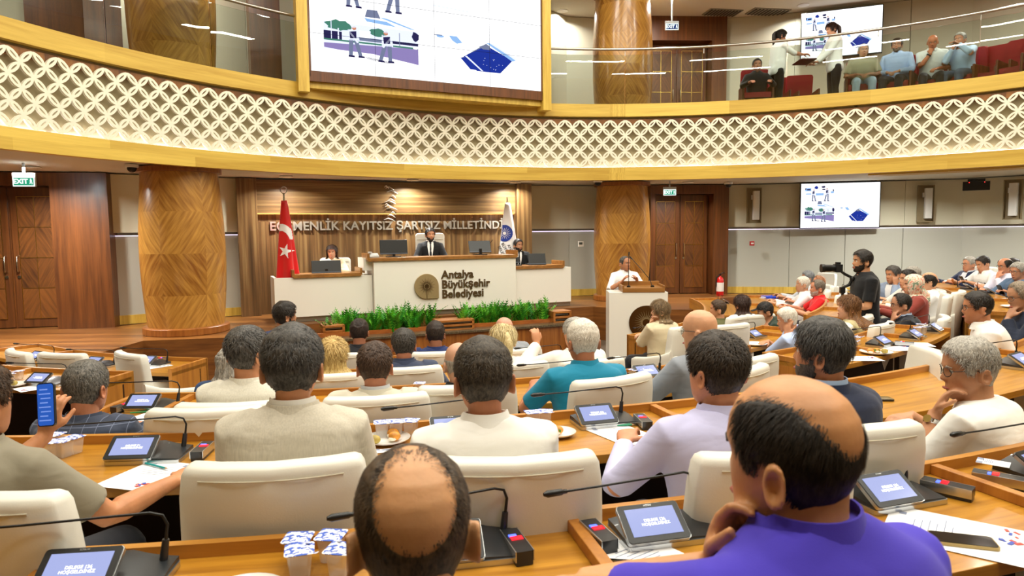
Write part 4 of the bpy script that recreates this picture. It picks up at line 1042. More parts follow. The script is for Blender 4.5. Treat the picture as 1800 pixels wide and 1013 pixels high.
# fingerprint readers
M_REDW = mat('reader_red_window', '#100000', rough=.1, emit=2.2, emit_color='#E0202A'); M_BLUEW = mat('reader_blue_glow', '#000010', rough=.1, emit=3, emit_color='#4A62FF')
def make_reader():
    o = empty('card_reader')
    b = MB(); b.rbox((0, 0, .02), (.05, .15, .04), .006, 2); b.build('body', M_DEVICE, o, smooth=40)
    b = MB()
    for s in (-1, 1): b.box((s * .0255, 0, .026), (.003, .15, .03))
    b.build('silver_edge', M_TRIM, o)
    b = MB(); b.box((.003, .008, .041), (.034, .02, .003)); b.build('red_window', M_REDW, o)
    b = MB(); b.box((-.004, .026, .041), (.022, .01, .003)); b.build('blue_light', M_BLUEW, o)
    return o
RD0 = make_reader(); rd = [0]
def reader(px, py, row, label, yaw=0.0):
    p = on_desk(px, py, row, .03); o = copy_tree(RD0) if rd[0] else RD0; rd[0] = 1
    o.location = (p.x, p.y, ROWZ[row] + .751); o.rotation_euler = (0, 0, face_dais(p.x, p.y) + yaw); tag(o, label, 'card reader')
reader(908, 955, 1, 'small card reader with red window right of the nearest balding head', .1)
reader(1052, 937, 1, 'small card reader with red window left of the unit before the purple polo', .1)
reader(1665, 855, 1, 'small card reader with red window above the phone and document at right', .45)
reader(1755, 840, 1, 'small card reader with a white card on it near the right edge', .5)
reader(356, 789, 2, 'small card reader just left of the beige suit man')
reader(1130, 738, 2, 'small card reader with folded white card right of the second-row unit', -.2)
reader(212, 714, 3, 'small card reader at the left end of the third-row desk', -.3)
reader(945, 677, 3, 'small card reader just left of the teal polo', .1)
reader(290, 629, 5, 'small card reader at the right end of the left desk near the column', -.3)
reader(1590, 603, 3, 'small card reader right of the plate on the right desk', .3)

# ---------------------------------------------------------------- cups, plates, paper
M_CUPP = mat('clear_plastic_cup', '#FBFBFB', rough=.08, alpha=.34, coat=1.0)
M_WATER = mat('drinking_water', '#F4FAFF', rough=.0, trans=1.0, ior=1.2)
def foil_mat():
    m = mat('foil_lid', '#F2F4FA', rough=.3); nt = m.node_tree; b = nt.nodes['Principled BSDF']
    tc = nt.nodes.new('ShaderNodeTexCoord'); nz = nt.nodes.new('ShaderNodeTexNoise'); nz.inputs['Scale'].default_value = 70; nz.inputs['Detail'].default_value = 2
    rp = nt.nodes.new('ShaderNodeValToRGB'); rp.color_ramp.interpolation = 'CONSTANT'; rp.color_ramp.elements[0].color = (*srgb('#4468CC'), 1); rp.color_ramp.elements[1].position = .47; rp.color_ramp.elements[1].color = (*srgb('#F1F3FA'), 1)
    nt.links.new(tc.outputs['Object'], nz.inputs['Vector']); nt.links.new(nz.outputs['Fac'], rp.inputs['Fac']); nt.links.new(rp.outputs['Color'], b.inputs['Base Color']); return m
M_FOIL = foil_mat()
def rsq(r, c, z, n=5):
    out = []
    for (sx, sy, a0) in ((1, 1, 0), (-1, 1, 90), (-1, -1, 180), (1, -1, 270)):
        for k in range(n + 1):
            a = R(a0 + 90 * k / n); out.append(Vector((sx * (r - c) + c * math.cos(a), sy * (r - c) + c * math.sin(a), z)))
    return out
def make_cup():
    o = empty('water_cup')
    b = MB(); b.rings([rsq(.022, .010, 0), rsq(.026, .011, .003), rsq(.031, .012, .055), rsq(.033, .012, .068), rsq(.036, .008, .07)]); b.build('cup_wall', M_CUPP, o, smooth=50)
    b = MB(); b.rings([rsq(.038, .009, .0705), rsq(.038, .009, .072)]); b.add([(.03, -.038, .0722), (.038, -.03, .0722), (.05, -.045, .08), (.045, -.052, .078)], [(0, 1, 2, 3)]); b.build('foil_lid', M_FOIL, o)
    return o
CUP0 = make_cup(); cups = [0]
def cup(px, py, row, label, group):
    p = on_desk(px, py, row); o = copy_tree(CUP0) if cups[0] else CUP0; cups[0] = 1
    o.location = (p.x, p.y, ROWZ[row] + .751); o.rotation_euler = (0, 0, random.uniform(-.4, .4) + face_dais(p.x, p.y)); tag(o, label, 'water cup', group)
def cups_at(row, pts, label, group):
    for (x, y) in pts: cup(x, y, row, label, group)
cups_at(1, [(530, 975), (588, 962), (528, 1012), (600, 1010)], 'clear water cup with blue and white lid left of the nearest balding head', 'cups beside the nearest head')
cups_at(2, [(672, 768), (697, 767), (722, 764)], 'clear water cup with blue and white lid in the row of three behind the plate', 'three cups behind the plate')
cups_at(2, [(935, 748), (958, 748)], 'clear water cup with blue and white lid right of the man in the white polo', 'cups right of the white polo')
cups_at(2, [(92, 805), (112, 803), (130, 797), (100, 790)], 'clear water cup with blue and white lid beside the hand holding the phone', 'cups beside the phone')
cups_at(3, [(1115, 667)], 'single clear water cup beside the unit in front of the grey suit man', None)
cups_at(3, [(365, 709)], 'single clear water cup left of the beige suit man', None)
cups_at(3, [(738, 692)], 'single clear water cup behind the balding man in the light grey jacket', None)
cups_at(3, [(1488, 613), (1500, 614), (1506, 606), (1494, 604)], 'clear water cup in the cluster left of the right-hand plate', 'cups left of the right plate')
cups_at(4, [(8, 668), (18, 672), (33, 667), (10, 676)], 'clear water cup on the desk at the left edge', 'cups at the left edge')
cups_at(5, [(30, 634), (42, 632), (36, 638)], 'small clear water cup behind the left-edge chair', 'cups behind the left chair')
cups_at(3, [(1612, 588), (1622, 587), (1617, 582)], 'clear water cup between the two units on the right desk', 'cups between right units')
M_PLATE = mat('white_porcelain', '#F2F2EF', rough=.2, coat=.4)
M_BUN = mat('baked_bun', '#D89238', rough=.5, var=.4, vscale=25); M_CHEESE = mat('white_cheese', '#F2EBD6', rough=.5); M_HERB = mat('herb_green', '#5C8A2C', rough=.6); M_OLIVE = mat('olive_pastry', '#B09A4A', rough=.5, var=.3, vscale=30)
def plate(px, py, row, label, food=(), r=.1):
    p = on_desk(px, py, row); o = empty('plate', (p.x, p.y, ROWZ[row] + .751), label=label, cat='plate')
    b = MB(); b.lathe([(.001, .004), (r * .55, .004), (r * .6, .008), (r, .02), (r * 1.01, .022), (r * .99, .017), (r * .6, .002), (r * .5, 0), (.001, 0)], n=32); b.build('dish', M_PLATE, o, smooth=50)
    for i, (dx, dy, kind) in enumerate(food):
        q = empty('pastry', (p.x + dx, p.y + dy, ROWZ[row] + .757), label='%s on the %s' % ({'bun': ('golden filled bun', 'smaller golden bun', 'third golden bun')[min(i, 2)], 'olive': 'small olive-green pastry', 'herb': 'herbed cheese bun'}[kind], label), cat='pastry')
        b = MB(); b.ball((0, 0, .02), (.028, .026, .02), 12, 8); b.build('crust', M_OLIVE if kind == 'olive' else M_BUN, q, smooth=80)
        if kind != 'olive':
            b = MB(); b.ball((-.006, -.016, .012), (.02, .014, .01), 8, 6); b.build('cheese_filling', M_CHEESE, q, smooth=80)
        if kind == 'herb':
            b = MB(); [b.box((random.uniform(-.03, .01), -.02 + random.uniform(-.01, .01), .02 + .01 * random.random()), (.012, .003, .012), random.random() * 3) for _ in range(7)]; b.build('green_herbs', M_HERB, q)
plate(680, 777, 2, 'white plate behind the beige suit man', [(.02, .05, 'bun'), (.035, .0, 'bun'), (-.045, -.05, 'olive')], .105)
plate(980, 766, 2, 'white plate right of the man in the white polo', [(.0, .0, 'herb')], .085)
plate(350, 723, 3, 'white plate left of the beige suit man', [], .1)
plate(1540, 622, 3, 'white plate on the right desk', [(-.05, .0, 'bun'), (.02, .02, 'herb'), (.06, -.02, 'olive')], .13)
plate(1328, 607, 4, 'white plate before the white-haired man leaning on his hand', [], .12)
plate(425, 1062, 1, 'white plate at the bottom edge left of the nearest cups', [], .11)
plate(8, 683, 4, 'white plate at the left edge', [(0, 0, 'olive')], .1)
plate(1450, 578, 4, 'white plate left of the curly-haired woman', [(0, 0, 'bun'), (.04, 0, 'herb')], .12)
plate(735, 705, 3, 'white plate behind the light grey jacket', [(0, 0, 'bun')], .1)
def paper_mat(name, seed):
    return mat(name, '#F4F5F8', rough=.6)
M_PAPER = mat('white_paper', '#F6F7FA', rough=.6); M_INK = mat('print_ink', '#8A93AC', rough=.7); M_INKR = mat('print_red_illustration', '#C8524A', rough=.7); M_INKB = mat('print_blue_illustration', '#4A5CB0', rough=.7)
def paper(px, py, row, label, yaw=0.0, lift=0.0, w=.21, h=.297, art=True, stack=1):
    p = on_desk(px, py, row); a = face_dais(p.x, p.y) + yaw
    o = empty('document', (p.x, p.y, ROWZ[row] + .752 + lift), a, label=label, cat='paper')
    b = MB(); b.box((0, 0, .0006 * stack), (w, h, .0012 * stack)); b.build('sheet', M_PAPER, o)
    z = .0012 * stack + .0005; b = MB()
    rg = random.Random(abs(int(px))); b.box((-w * .32, h * .40, z), (.022, .02, .0004)); b.box((w * .3, h * .40, z), (.022, .02, .0004))
    for k in range(6): b.box((rg.uniform(-.01, .01), h * (.3 - .055 * k), z), (w * rg.uniform(.3, .6), .0028, .0004))
    b.build('printed_lines', M_INK, o)
    if art:
        b = MB()
        for k in range(9):
            b.mat(k % 2); b.box((w * rg.uniform(.05, .4), -h * rg.uniform(.28, .42), z + .0002 * k), (rg.uniform(.01, .03), rg.uniform(.006, .014), .0003), rg.uniform(-1, 1))
        b.build('illustration', [M_INKR, M_INKB], o)
paper(1680, 940, 1, 'printed document with red and blue art under the phone at lower right', .62, w=.27, h=.36)
paper(262, 836, 2, 'printed document by the hand of the phone holder', -.35, w=.24)
paper(1095, 764, 2, 'white document before the lavender shirt man', .25, art=False)
paper(262, 735, 3, 'white document behind the checked navy jacket', -.3)
paper(300, 738, 3, 'second white document right of the checked navy jacket', -.55, lift=.003)
paper(40, 688, 4, 'white document on the left-edge desk', -.45)
paper(95, 676, 4, 'small leaflet beside the left-edge unit', -.6, w=.12, h=.16)
paper(270, 645, 5, 'leaflet on the left desk near the column', -.4)
paper(1600, 615, 3, 'long open white document on the right desk', 1.1)
paper(1520, 632, 3, 'white document with blue art at the near end of the right desk', .9)
paper(1666, 612, 3, 'white page under the hands of the white polo man at right', .6, art=False)
paper(1145, 988, 1, 'white paper under the forearm of the man in the purple polo', .4, art=False)
paper(690, 792, 2, 'small printed card before the plate behind the beige suit man', 0.1, w=.2, h=.05)
paper(1540, 531, 2, 'printed page before the grey jacket man leaning on his hand', 1, w=.2, h=.2) if False else None
paper(960, 645, 4, 'white document behind the fourth-row unit', .2, art=False)
paper(1745, 833, 1, 'small white card lying by the card reader at the right edge', .5, lift=.04, w=.07, h=.1, art=False)
paper(1730, 515, 2, 'white papers on the far right desk by the phone reader', 1, art=False)
paper(1785, 527, 2, 'white document at the right edge of the far right desk', .9, art=False)
paper(1560, 522, 3, 'white papers on the desk between the camera operator and the blue-grey jacket', 1, art=False)
paper(1390, 520, 4, 'white papers on the desk before the bright red polo', 1, art=False)
plate(1780, 541, 2, 'white plate of salad at the right edge', [(0, 0, 'herb')], .12)
plate(1578, 533, 3, 'white plate before the headscarf', [(0, 0, 'bun')], .11)
# phones, pens, folders
def phone(px, py, row, label, yaw=0, lift=0, gold=False):
    p = on_desk(px, py, row); o = empty('mobile_phone', (p.x, p.y, ROWZ[row] + .752 + lift), face_dais(p.x, p.y) + yaw, label=label, cat='phone')
    b = MB(); b.rbox((0, 0, .0045), (.078, .165, .009), .012, 4); b.build('case', mat('phone_gold_edge', '#A8905C', rough=.35, metal=.6) if gold else M_DEVICE, o, smooth=40)
    b = MB(); b.rbox((0, 0, .0094), (.072, .158, .0012), .010, 4); b.build('screen_glass', mat('phone_black_glass', '#0A0B0D', rough=.06, coat=.8), o)
phone(1692, 955, 1, 'black phone with gold edge lying on the document at lower right', .95, .002, True)
phone(1100, 1002, 1, 'dark phone lying beside the forearm of the purple polo man', 1.2)
phone(1540, 703, 2, 'dark phone and case right of the navy suit man', 1.1)
phone(962, 697, 3, 'dark phone before the teal polo', 1.0)
def pen(px, py, row, label, col, yaw, lift=.004, L=.14):
    p = on_desk(px, py, row); o = empty('pen', (p.x, p.y, ROWZ[row] + .752 + lift), yaw, label=label, cat='pen')
    b = MB(); b.tube([(-L / 2, 0, .004), (L / 2 - .012, 0, .004)], .0042, 8); b.build('barrel', mat('pen_' + col[1:], col, rough=.35), o, smooth=60)
    b = MB(); b.tube([(L / 2 - .012, 0, .004), (L / 2, 0, .004)], [.004, .001], 8); b.build('tip', mat('pen_tip', '#C9A27A'), o)
pen(275, 823, 2, 'teal pen lying on the document by the phone holder', '#1E9A9C', -.5)
pen(1090, 751, 2, 'green pen at the top of the white document in front of the lavender shirt', '#1F8E6A', .1)
pen(252, 727, 3, 'green pen behind the checked navy jacket', '#238A4E', .3)
pen(1592, 997, 1, 'green pencil right of the purple polo at the bottom edge', '#1E8A58', -.6)
pen(1520, 707, 2, 'green pen right of the navy suit man', '#1E9A5C', -.3)
def folder(px, py, row, label, col, yaw=0.4, w=.3, h=.22, t=.03):
    p = on_desk(px, py, row); o = empty('folder', (p.x, p.y, ROWZ[row] + .752), face_dais(p.x, p.y) + yaw, label=label, cat='folder')
    b = MB(); b.box((0, 0, .003), (w, h, .004)); b.box((0, 0, t), (w, h, .004)); b.box((-w / 2, 0, t / 2), (.004, h, t)); b.build('cover', mat('folder_' + col[1:], col, rough=.4), o)
    b = MB(); b.box((.004, 0, t / 2), (w - .02, h - .01, t - .008)); b.build('pages', M_PAPER, o)
folder(1114, 606, 5, 'bright blue folder before the woman in the beige blazer', '#2347D8')
folder(1405, 516, 4, 'blue folder before the white-moustached man at far right', '#2A4AD0', .2)
# ---------------------------------------------------------------- people
def lerp_tab(t, tab):
    if t <= tab[0][0]: return tab[0][1:]
    for a, b in zip(tab[:-1], tab[1:]):
        if t <= b[0]:
            q = (t - a[0]) / (b[0] - a[0]); q = q * q * (3 - 2 * q) * .35 + q * .65
            return tuple(x + (y - x) * q for x, y in zip(a[1:], b[1:]))
    return tab[-1][1:]
# height: half width, front, back (metres, from the middle of the skull); faces +y
HEAD = [(-.128, .012, .062, .03), (-.120, .028, .074, .0), (-.105, .044, .083, -.028), (-.085, .055, .087, -.05), (-.06, .064, .087, -.066), (-.03, .070, .086, -.083), (0, .0745, .086, -.095), (.03, .077, .090, -.1), (.055, .0745, .086, -.097), (.08, .065, .074, -.084), (.098, .050, .055, -.066), (.11, .031, .034, -.044), (.116, .012, .014, -.022)]
def g2(x, s): return math.exp(-(x / s) ** 2)
def head_point(z, a, feat=True, fat=1.0):
    hw, fr, bk = lerp_tab(z, HEAD); hw *= fat * 1.04; cy = (fr + bk) / 2; ry = (fr - bk) / 2
    c, s = math.cos(a), math.sin(a); e = .92
    x = hw * abs(c) ** e * (1 if c >= 0 else -1); y = cy + ry * abs(s) ** e * (1 if s >= 0 else -1)
    if feat and y > 0:
        ax = abs(x); fz = min(1, max(0, (y - .02) / .04))
        y += fz * (.006 * g2(ax, .012) * g2(z - .0, .02) + .020 * g2(ax, .0105) * g2(z + .026, .016) + .010 * g2(ax - .006, .011) * g2(z + .036, .008))
        y -= fz * .011 * g2(ax - .031, .015) * g2(z - .002, .012)
        y += fz * .005 * g2(ax - .028, .022) * g2(z - .022, .008)
        y += fz * (.006 * g2(ax, .02) * (g2(z + .066, .006) + g2(z + .079, .006)) - .003 * g2(ax, .02) * g2(z + .0725, .003))
        y += fz * (.008 * g2(ax, .018) * g2(z + .108, .012)) - fz * .004 * g2(ax, .02) * g2(z + .092, .008)
        x += (1 if x > 0 else -1) * fz * .003 * g2(z + .03, .02)
    return Vector((x, y, z))
def head_rings(n, zs, feat=True, fat=1.0):
    return [[head_point(z, 2 * math.pi * k / n, feat, fat) for k in range(n)] for z in zs]
ZS = [-.128, -.124, -.118, -.112, -.106, -.1, -.094, -.088, -.082, -.0775, -.073, -.069, -.065, -.06, -.053, -.046, -.041, -.036, -.031, -.025, -.018, -.01, -.003, .004, .011, .018, .025, .034, .045, .058, .07, .082, .092, .101, .108, .113, .116]
def ell(c, rx, ry, ax, ay, n=20, e=.85):
    out = []
    for k in range(n):
        a = 2 * math.pi * k / n; x = abs(math.cos(a)) ** e * (1 if math.cos(a) >= 0 else -1); y = abs(math.sin(a)) ** e * (1 if math.sin(a) >= 0 else -1)
        out.append(c + ax * (rx * x) + ay * (ry * y))
    return out
def limb(mb, pts, rad, n=14):
    """tapered tube with rounded ends"""
    pts = [Vector(p) for p in pts]; d0 = (pts[0] - pts[1]).normalized(); d1 = (pts[-1] - pts[-2]).normalized()
    P = [pts[0] + d0 * rad[0] * .8] + pts + [pts[-1] + d1 * rad[-1] * .8]
    mb.tube(P, [rad[0] * .45] + list(rad) + [rad[-1] * .45], n)
def ik(S, T, a, b, pole):
    d = T - S; L = d.length; m = (a + b) * .985
    if L > m: T = S + d * (m / L); d = T - S; L = m
    u = d / L; q = (a * a - b * b + L * L) / (2 * L); h = math.sqrt(max(0, a * a - q * q))
    pp = pole - u * pole.dot(u); pp.normalize()
    return S + u * q + pp * h, T
def hand(mb, W, d, nrm, side, curl=.5, s=1.0, spread=.12, thumb=.5, point=None):
    """W wrist, d towards the knuckles, nrm = back of the hand; side +1 right hand; thumb leaves the palm's side"""
    d = d.normalized(); nrm = (nrm - d * nrm.dot(d)).normalized(); lat = d.cross(nrm) * side   # towards the little finger
    rings = []
    for (t, w, h) in ((-.012, .026, .019), (.01, .028, .018), (.04, .038, .017), (.07, .042, .015), (.09, .040, .012), (.097, .034, .008)):
        rings.append(ell(W + d * t * s, w * s, h * s, lat, nrm, 14, .8))
    mb.rings(rings)
    for i, (o, L) in enumerate(((-.030, .070), (-.010, .078), (.010, .073), (.029, .058))):
        p = W + d * .088 * s + lat * o * s; a = curl * (.5 + .12 * i) ; dd = (d + lat * spread * (i - 1.5) * .5).normalized(); pts = [p - d * .012 * s, p]
        for seg in (.45, .3, .25):
            dd = (dd * math.cos(a) - nrm * math.sin(a)).normalized() if a else dd
            # rotate the running normal too
            pts.append(pts[-1] + dd * L * seg * s); a = a + curl * .55
            a = min(a, 1.25)
            q = d.cross(nrm); dd0 = dd; dd = dd0
        limb(mb, pts, [.0095 * s, .0095 * s, .009 * s, .0082 * s, .007 * s], 8)
    p = W + d * .025 * s - lat * .024 * s
    t1 = (d * .75 - lat * .75 - nrm * (.2 + .5 * thumb)).normalized(); t2 = (d * .95 - lat * .2 - nrm * (.3 + .6 * thumb)).normalized()
    limb(mb, [p, p + t1 * .038 * s, p + t1 * .038 * s + t2 * .03 * s, p + t1 * .038 * s + t2 * .055 * s], [.013 * s, .0115 * s, .0098 * s, .008 * s], 8)

def skin_mat(tone):
    nm = 'skin_' + tone[1:]
    if nm in MATS: return MATS[nm]
    m = mat(nm, tone, rough=.48, var=.1, vscale=14, bump=.06, bscale=120); b = m.node_tree.nodes['Principled BSDF']
    b.inputs['Subsurface Weight'].default_value = .12; b.inputs['Subsurface Radius'].default_value = (.012, .004, .002); b.inputs['Subsurface Scale'].default_value = 1
    return m
def hair_mat(c1, c2):
    nm = 'hair_%s_%s' % (c1[1:], c2[1:])
    if nm in MATS: return MATS[nm]
    m = bpy.data.materials.new(nm); m.use_nodes = True; nt = m.node_tree; b = nt.nodes['Principled BSDF']; L = nt.links.new
    tc = nt.nodes.new('ShaderNodeTexCoord'); nz = nt.nodes.new('ShaderNodeTexNoise'); nz.inputs['Scale'].default_value = 55; nz.inputs['Detail'].default_value = 6; nz.inputs['Roughness'].default_value = .7
    mp = nt.nodes.new('ShaderNodeMapping'); mp.inputs['Scale'].default_value = (2.2, 2.2, .5); L(tc.outputs['Object'], mp.inputs['Vector']); L(mp.outputs['Vector'], nz.inputs['Vector'])
    rp = nt.nodes.new('ShaderNodeValToRGB'); rp.color_ramp.elements[0].position = .36; rp.color_ramp.elements[1].position = .66
    rp.color_ramp.elements[0].color = (*srgb(c1), 1); rp.color_ramp.elements[1].color = (*srgb(c2), 1); L(nz.outputs['Fac'], rp.inputs['Fac']); L(rp.outputs['Color'], b.inputs['Base Color'])
    bp = nt.nodes.new('ShaderNodeBump'); bp.inputs['Strength'].default_value = .5; bp.inputs['Distance'].default_value = .004; L(nz.outputs['Fac'], bp.inputs['Height']); L(bp.outputs['Normal'], b.inputs['Normal'])
    b.inputs['Roughness'].default_value = .5; b.inputs['Specular IOR Level'].default_value = .3
    MATS[nm] = m; return m
def cloth_mat(col, pattern=None, rough=.75, fold=.32):
    nm = 'cloth_%s%s' % (col[1:], '_' + pattern if pattern else '')
    if nm in MATS: return MATS[nm]
    m = bpy.data.materials.new(nm); m.use_nodes = True; nt = m.node_tree; b = nt.nodes['Principled BSDF']; L = nt.links.new; c = srgb(col)
    b.inputs['Base Color'].default_value = (*c, 1); b.inputs['Roughness'].default_value = rough; b.inputs['Sheen Weight'].default_value = .15; b.inputs['Specular IOR Level'].default_value = .25
    tc = nt.nodes.new('ShaderNodeTexCoord'); nz = nt.nodes.new('ShaderNodeTexNoise'); nz.inputs['Scale'].default_value = 6.5; nz.inputs['Detail'].default_value = 2.5; nz.inputs['Distortion'].default_value = .6
    mp = nt.nodes.new('ShaderNodeMapping'); mp.inputs['Scale'].default_value = (.7, .7, 1.5); mp.inputs['Rotation'].default_value = (0, .5, 0); L(tc.outputs['Object'], mp.inputs['Vector']); L(mp.outputs['Vector'], nz.inputs['Vector'])
    bp = nt.nodes.new('ShaderNodeBump'); bp.inputs['Strength'].default_value = fold; bp.inputs['Distance'].default_value = .035; L(nz.outputs['Fac'], bp.inputs['Height'])
    wv = nt.nodes.new('ShaderNodeTexNoise'); wv.inputs['Scale'].default_value = 420; L(tc.outputs['Object'], wv.inputs['Vector']); b2 = nt.nodes.new('ShaderNodeBump'); b2.inputs['Strength'].default_value = .12; b2.inputs['Distance'].default_value = .002
    L(wv.outputs['Fac'], b2.inputs['Height']); L(bp.outputs['Normal'], b2.inputs['Normal']); L(b2.outputs['Normal'], b.inputs['Normal'])
    if pattern:
        rp = nt.nodes.new('ShaderNodeValToRGB'); e = rp.color_ramp.elements
        if pattern == 'linen':
            t = nt.nodes.new('ShaderNodeTexNoise'); t.inputs['Scale'].default_value = 40; t.inputs['Detail'].default_value = 5; m2 = nt.nodes.new('ShaderNodeMapping'); m2.inputs['Scale'].default_value = (5, 5, .5); L(tc.outputs['Object'], m2.inputs['Vector']); L(m2.outputs['Vector'], t.inputs['Vector'])
            e[0].position = .3; e[1].position = .7; e[0].color = (*[x * .88 for x in c], 1); e[1].color = (*[min(1, x * 1.07) for x in c], 1); L(t.outputs['Fac'], rp.inputs['Fac'])
        elif pattern == 'check':
            t = nt.nodes.new('ShaderNodeTexBrick'); t.offset = 0; t.inputs['Scale'].default_value = 1; t.inputs['Brick Width'].default_value = .06; t.inputs['Row Height'].default_value = .06; t.inputs['Mortar Size'].default_value = .0016
            sx = nt.nodes.new('ShaderNodeMapping'); sx.inputs['Rotation'].default_value = (R(90), 0, 0); L(tc.outputs['Object'], sx.inputs['Vector']); L(sx.outputs['Vector'], t.inputs['Vector'])
            t.inputs['Color1'].default_value = t.inputs['Color2'].default_value = (0, 0, 0, 1); t.inputs['Mortar'].default_value = (1, 1, 1, 1)
            e[0].color = (*c, 1); e[1].color = (*[min(1, x * 2.6 + .05) for x in c], 1); L(t.outputs['Color'], rp.inputs['Fac'])
        elif pattern == 'scarf':
            t = nt.nodes.new('ShaderNodeTexNoise'); t.inputs['Scale'].default_value = 13; t.inputs['Distortion'].default_value = 2; L(tc.outputs['Object'], t.inputs['Vector']); rp.color_ramp.interpolation = 'CONSTANT'
            e[0].color = (*srgb('#8FA48C'), 1); e[1].position = .42; e[1].color = (*srgb('#EDE3CE'), 1)
            for p_, cc in ((.52, '#E8A08A'), (.58, '#F0E6D2'), (.66, '#D96A50')): q = e.new(p_); q.color = (*srgb(cc), 1)
            L(t.outputs['Fac'], rp.inputs['Fac'])
        L(rp.outputs['Color'], b.inputs['Base Color'])
    MATS[nm] = m; return m
M_EYEW = mat('eye_white', '#E9E4DA', rough=.2); M_EYED = mat('eye_dark', '#1A120C', rough=.15)

# hair growth: azimuth from the back (0) to the front (180) -> lowest height with hair
def hairline(psi, style):
    tab = [(0, -.08), (50, -.078), (68, -.05), (80, .0), (92, .008), (97, -.02), (112, -.02), (120, .02), (135, .05), (150, .066), (180, .07)]
    if style in ('receding', 'crown', 'top'): tab = tab[:8] + [(135, .075), (150, .092), (165, .088), (180, .09)]
    if style == 'long': tab = [(0, -.09), (60, -.09), (80, -.05), (92, -.04), (112, -.04), (122, .02), (135, .05), (150, .062), (180, .068)]
    return lerp_tab(psi, tab)[0]
def hair_mask(p, style):
    psi = math.degrees(math.atan2(abs(p.x), -(p.y + .004)))
    m = (p.z - hairline(psi, style)) / .012
    m = max(0, min(1, m))
    if style == 'crown':      # bare patch high on the back of the head
        q = math.sqrt((p.x / .056) ** 2 + ((p.z - .055) / .062) ** 2); m *= max(0, min(1, (q - .82) * 3.5)) if p.y < .02 else 1
    if style == 'thin':       # thinning whorl
        q = math.sqrt((p.x / .04) ** 2 + ((p.z - .085) / .035) ** 2); m *= max(.6, min(1, (q - .5) * 2)) if p.y < .0 else 1
    if style == 'top':        # bald from the forehead to the back of the crown
        q = math.sqrt((p.x / .058) ** 2 + ((p.z - .10) / (.085 if p.y < 0 else .06)) ** 2); m *= max(0, min(1, (q - .9) * 4))
        if p.y > .045 and p.z > .04: m = 0
    if style == 'fringe':     # only a low band of hair
        m *= max(0, min(1, (.03 - p.z) / .012))
    return m
def hair_shell(name, Mh, style, th, m, parent, n=56, seed=0, ru=1.0):
    rg = np.random.default_rng(seed); zs = [-.128 + .244 * i / 44 for i in range(45)]; rings = []
    ph = rg.uniform(0, 6, 6)
    for z in zs:
        ring = []
        for k in range(n):
            a = 2 * math.pi * k / n; p = head_point(z, a, False); c = Vector((0, -.004, .0)); nrm = Vector((p.x, p.y - c.y, p.z * .9)).normalized()
            mk = hair_mask(p, style)
            no = .5 + .25 * math.sin(p.x * 90 + ph[0] + 2 * math.sin(p.z * 50)) + .25 * math.sin(p.z * 110 + ph[1] + p.y * 60)
            ring.append(Mh @ (p + nrm * ((th * (.75 + .5 * no * ru) * (1 + .5 * max(0, p.z) / .1) + .001) * mk - .012 * (1 - mk))))
        rings.append(ring)
    b = MB(); b.rings(rings); return b.build(name, m, parent, smooth=180)
def strands(Mh, style, L, th, N, seed, wd, lift=.35, messy=.3, whorl=(0, -.055, .1), fwd=0.0):
    """short hair: every lock starts on the scalp and runs away from the whorl"""
    rg = np.random.default_rng(seed); V = []; F = []; W = Vector(whorl); k = 0; tries = 0
    while k < N and tries < N * 6:
        tries += 1
        z = -.1 + .216 * rg.random() ** .8; a = rg.random() * 2 * math.pi; p = head_point(z, a, False); mk = hair_mask(p, style)
        if rg.random() > mk: continue
        nrm = Vector((p.x, p.y + .004, p.z * .9)).normalized(); f = (p - W); f = f - nrm * f.dot(nrm)
        if fwd: f = f.normalized() + Vector((0, fwd, 0))
        f = f - nrm * f.dot(nrm)
        if f.length < 1e-4: continue
        f.normalize(); j = Vector(rg.normal(0, messy, 3)); j -= nrm * j.dot(nrm); f = (f + j).normalized(); s = f.cross(nrm) * (wd * (.6 + .8 * rg.random()))
        l = L * (.3 + .7 * mk) * (.6 + .7 * rg.random()) * (1 if z > .0 else .6); p0 = p + nrm * th * .6
        pts = [p0, p0 + f * l * .45 + nrm * (l * lift * .8), p0 + f * l + nrm * l * (lift * .55 - .12)]
        b = len(V)
        for q, w_ in zip(pts, (1, .9, .15)): V.append(Mh @ (q - s * w_)); V.append(Mh @ (q + s * w_))
        F += [(b, b + 1, b + 3, b + 2), (b + 2, b + 3, b + 5, b + 4)]; k += 1
    return V, F
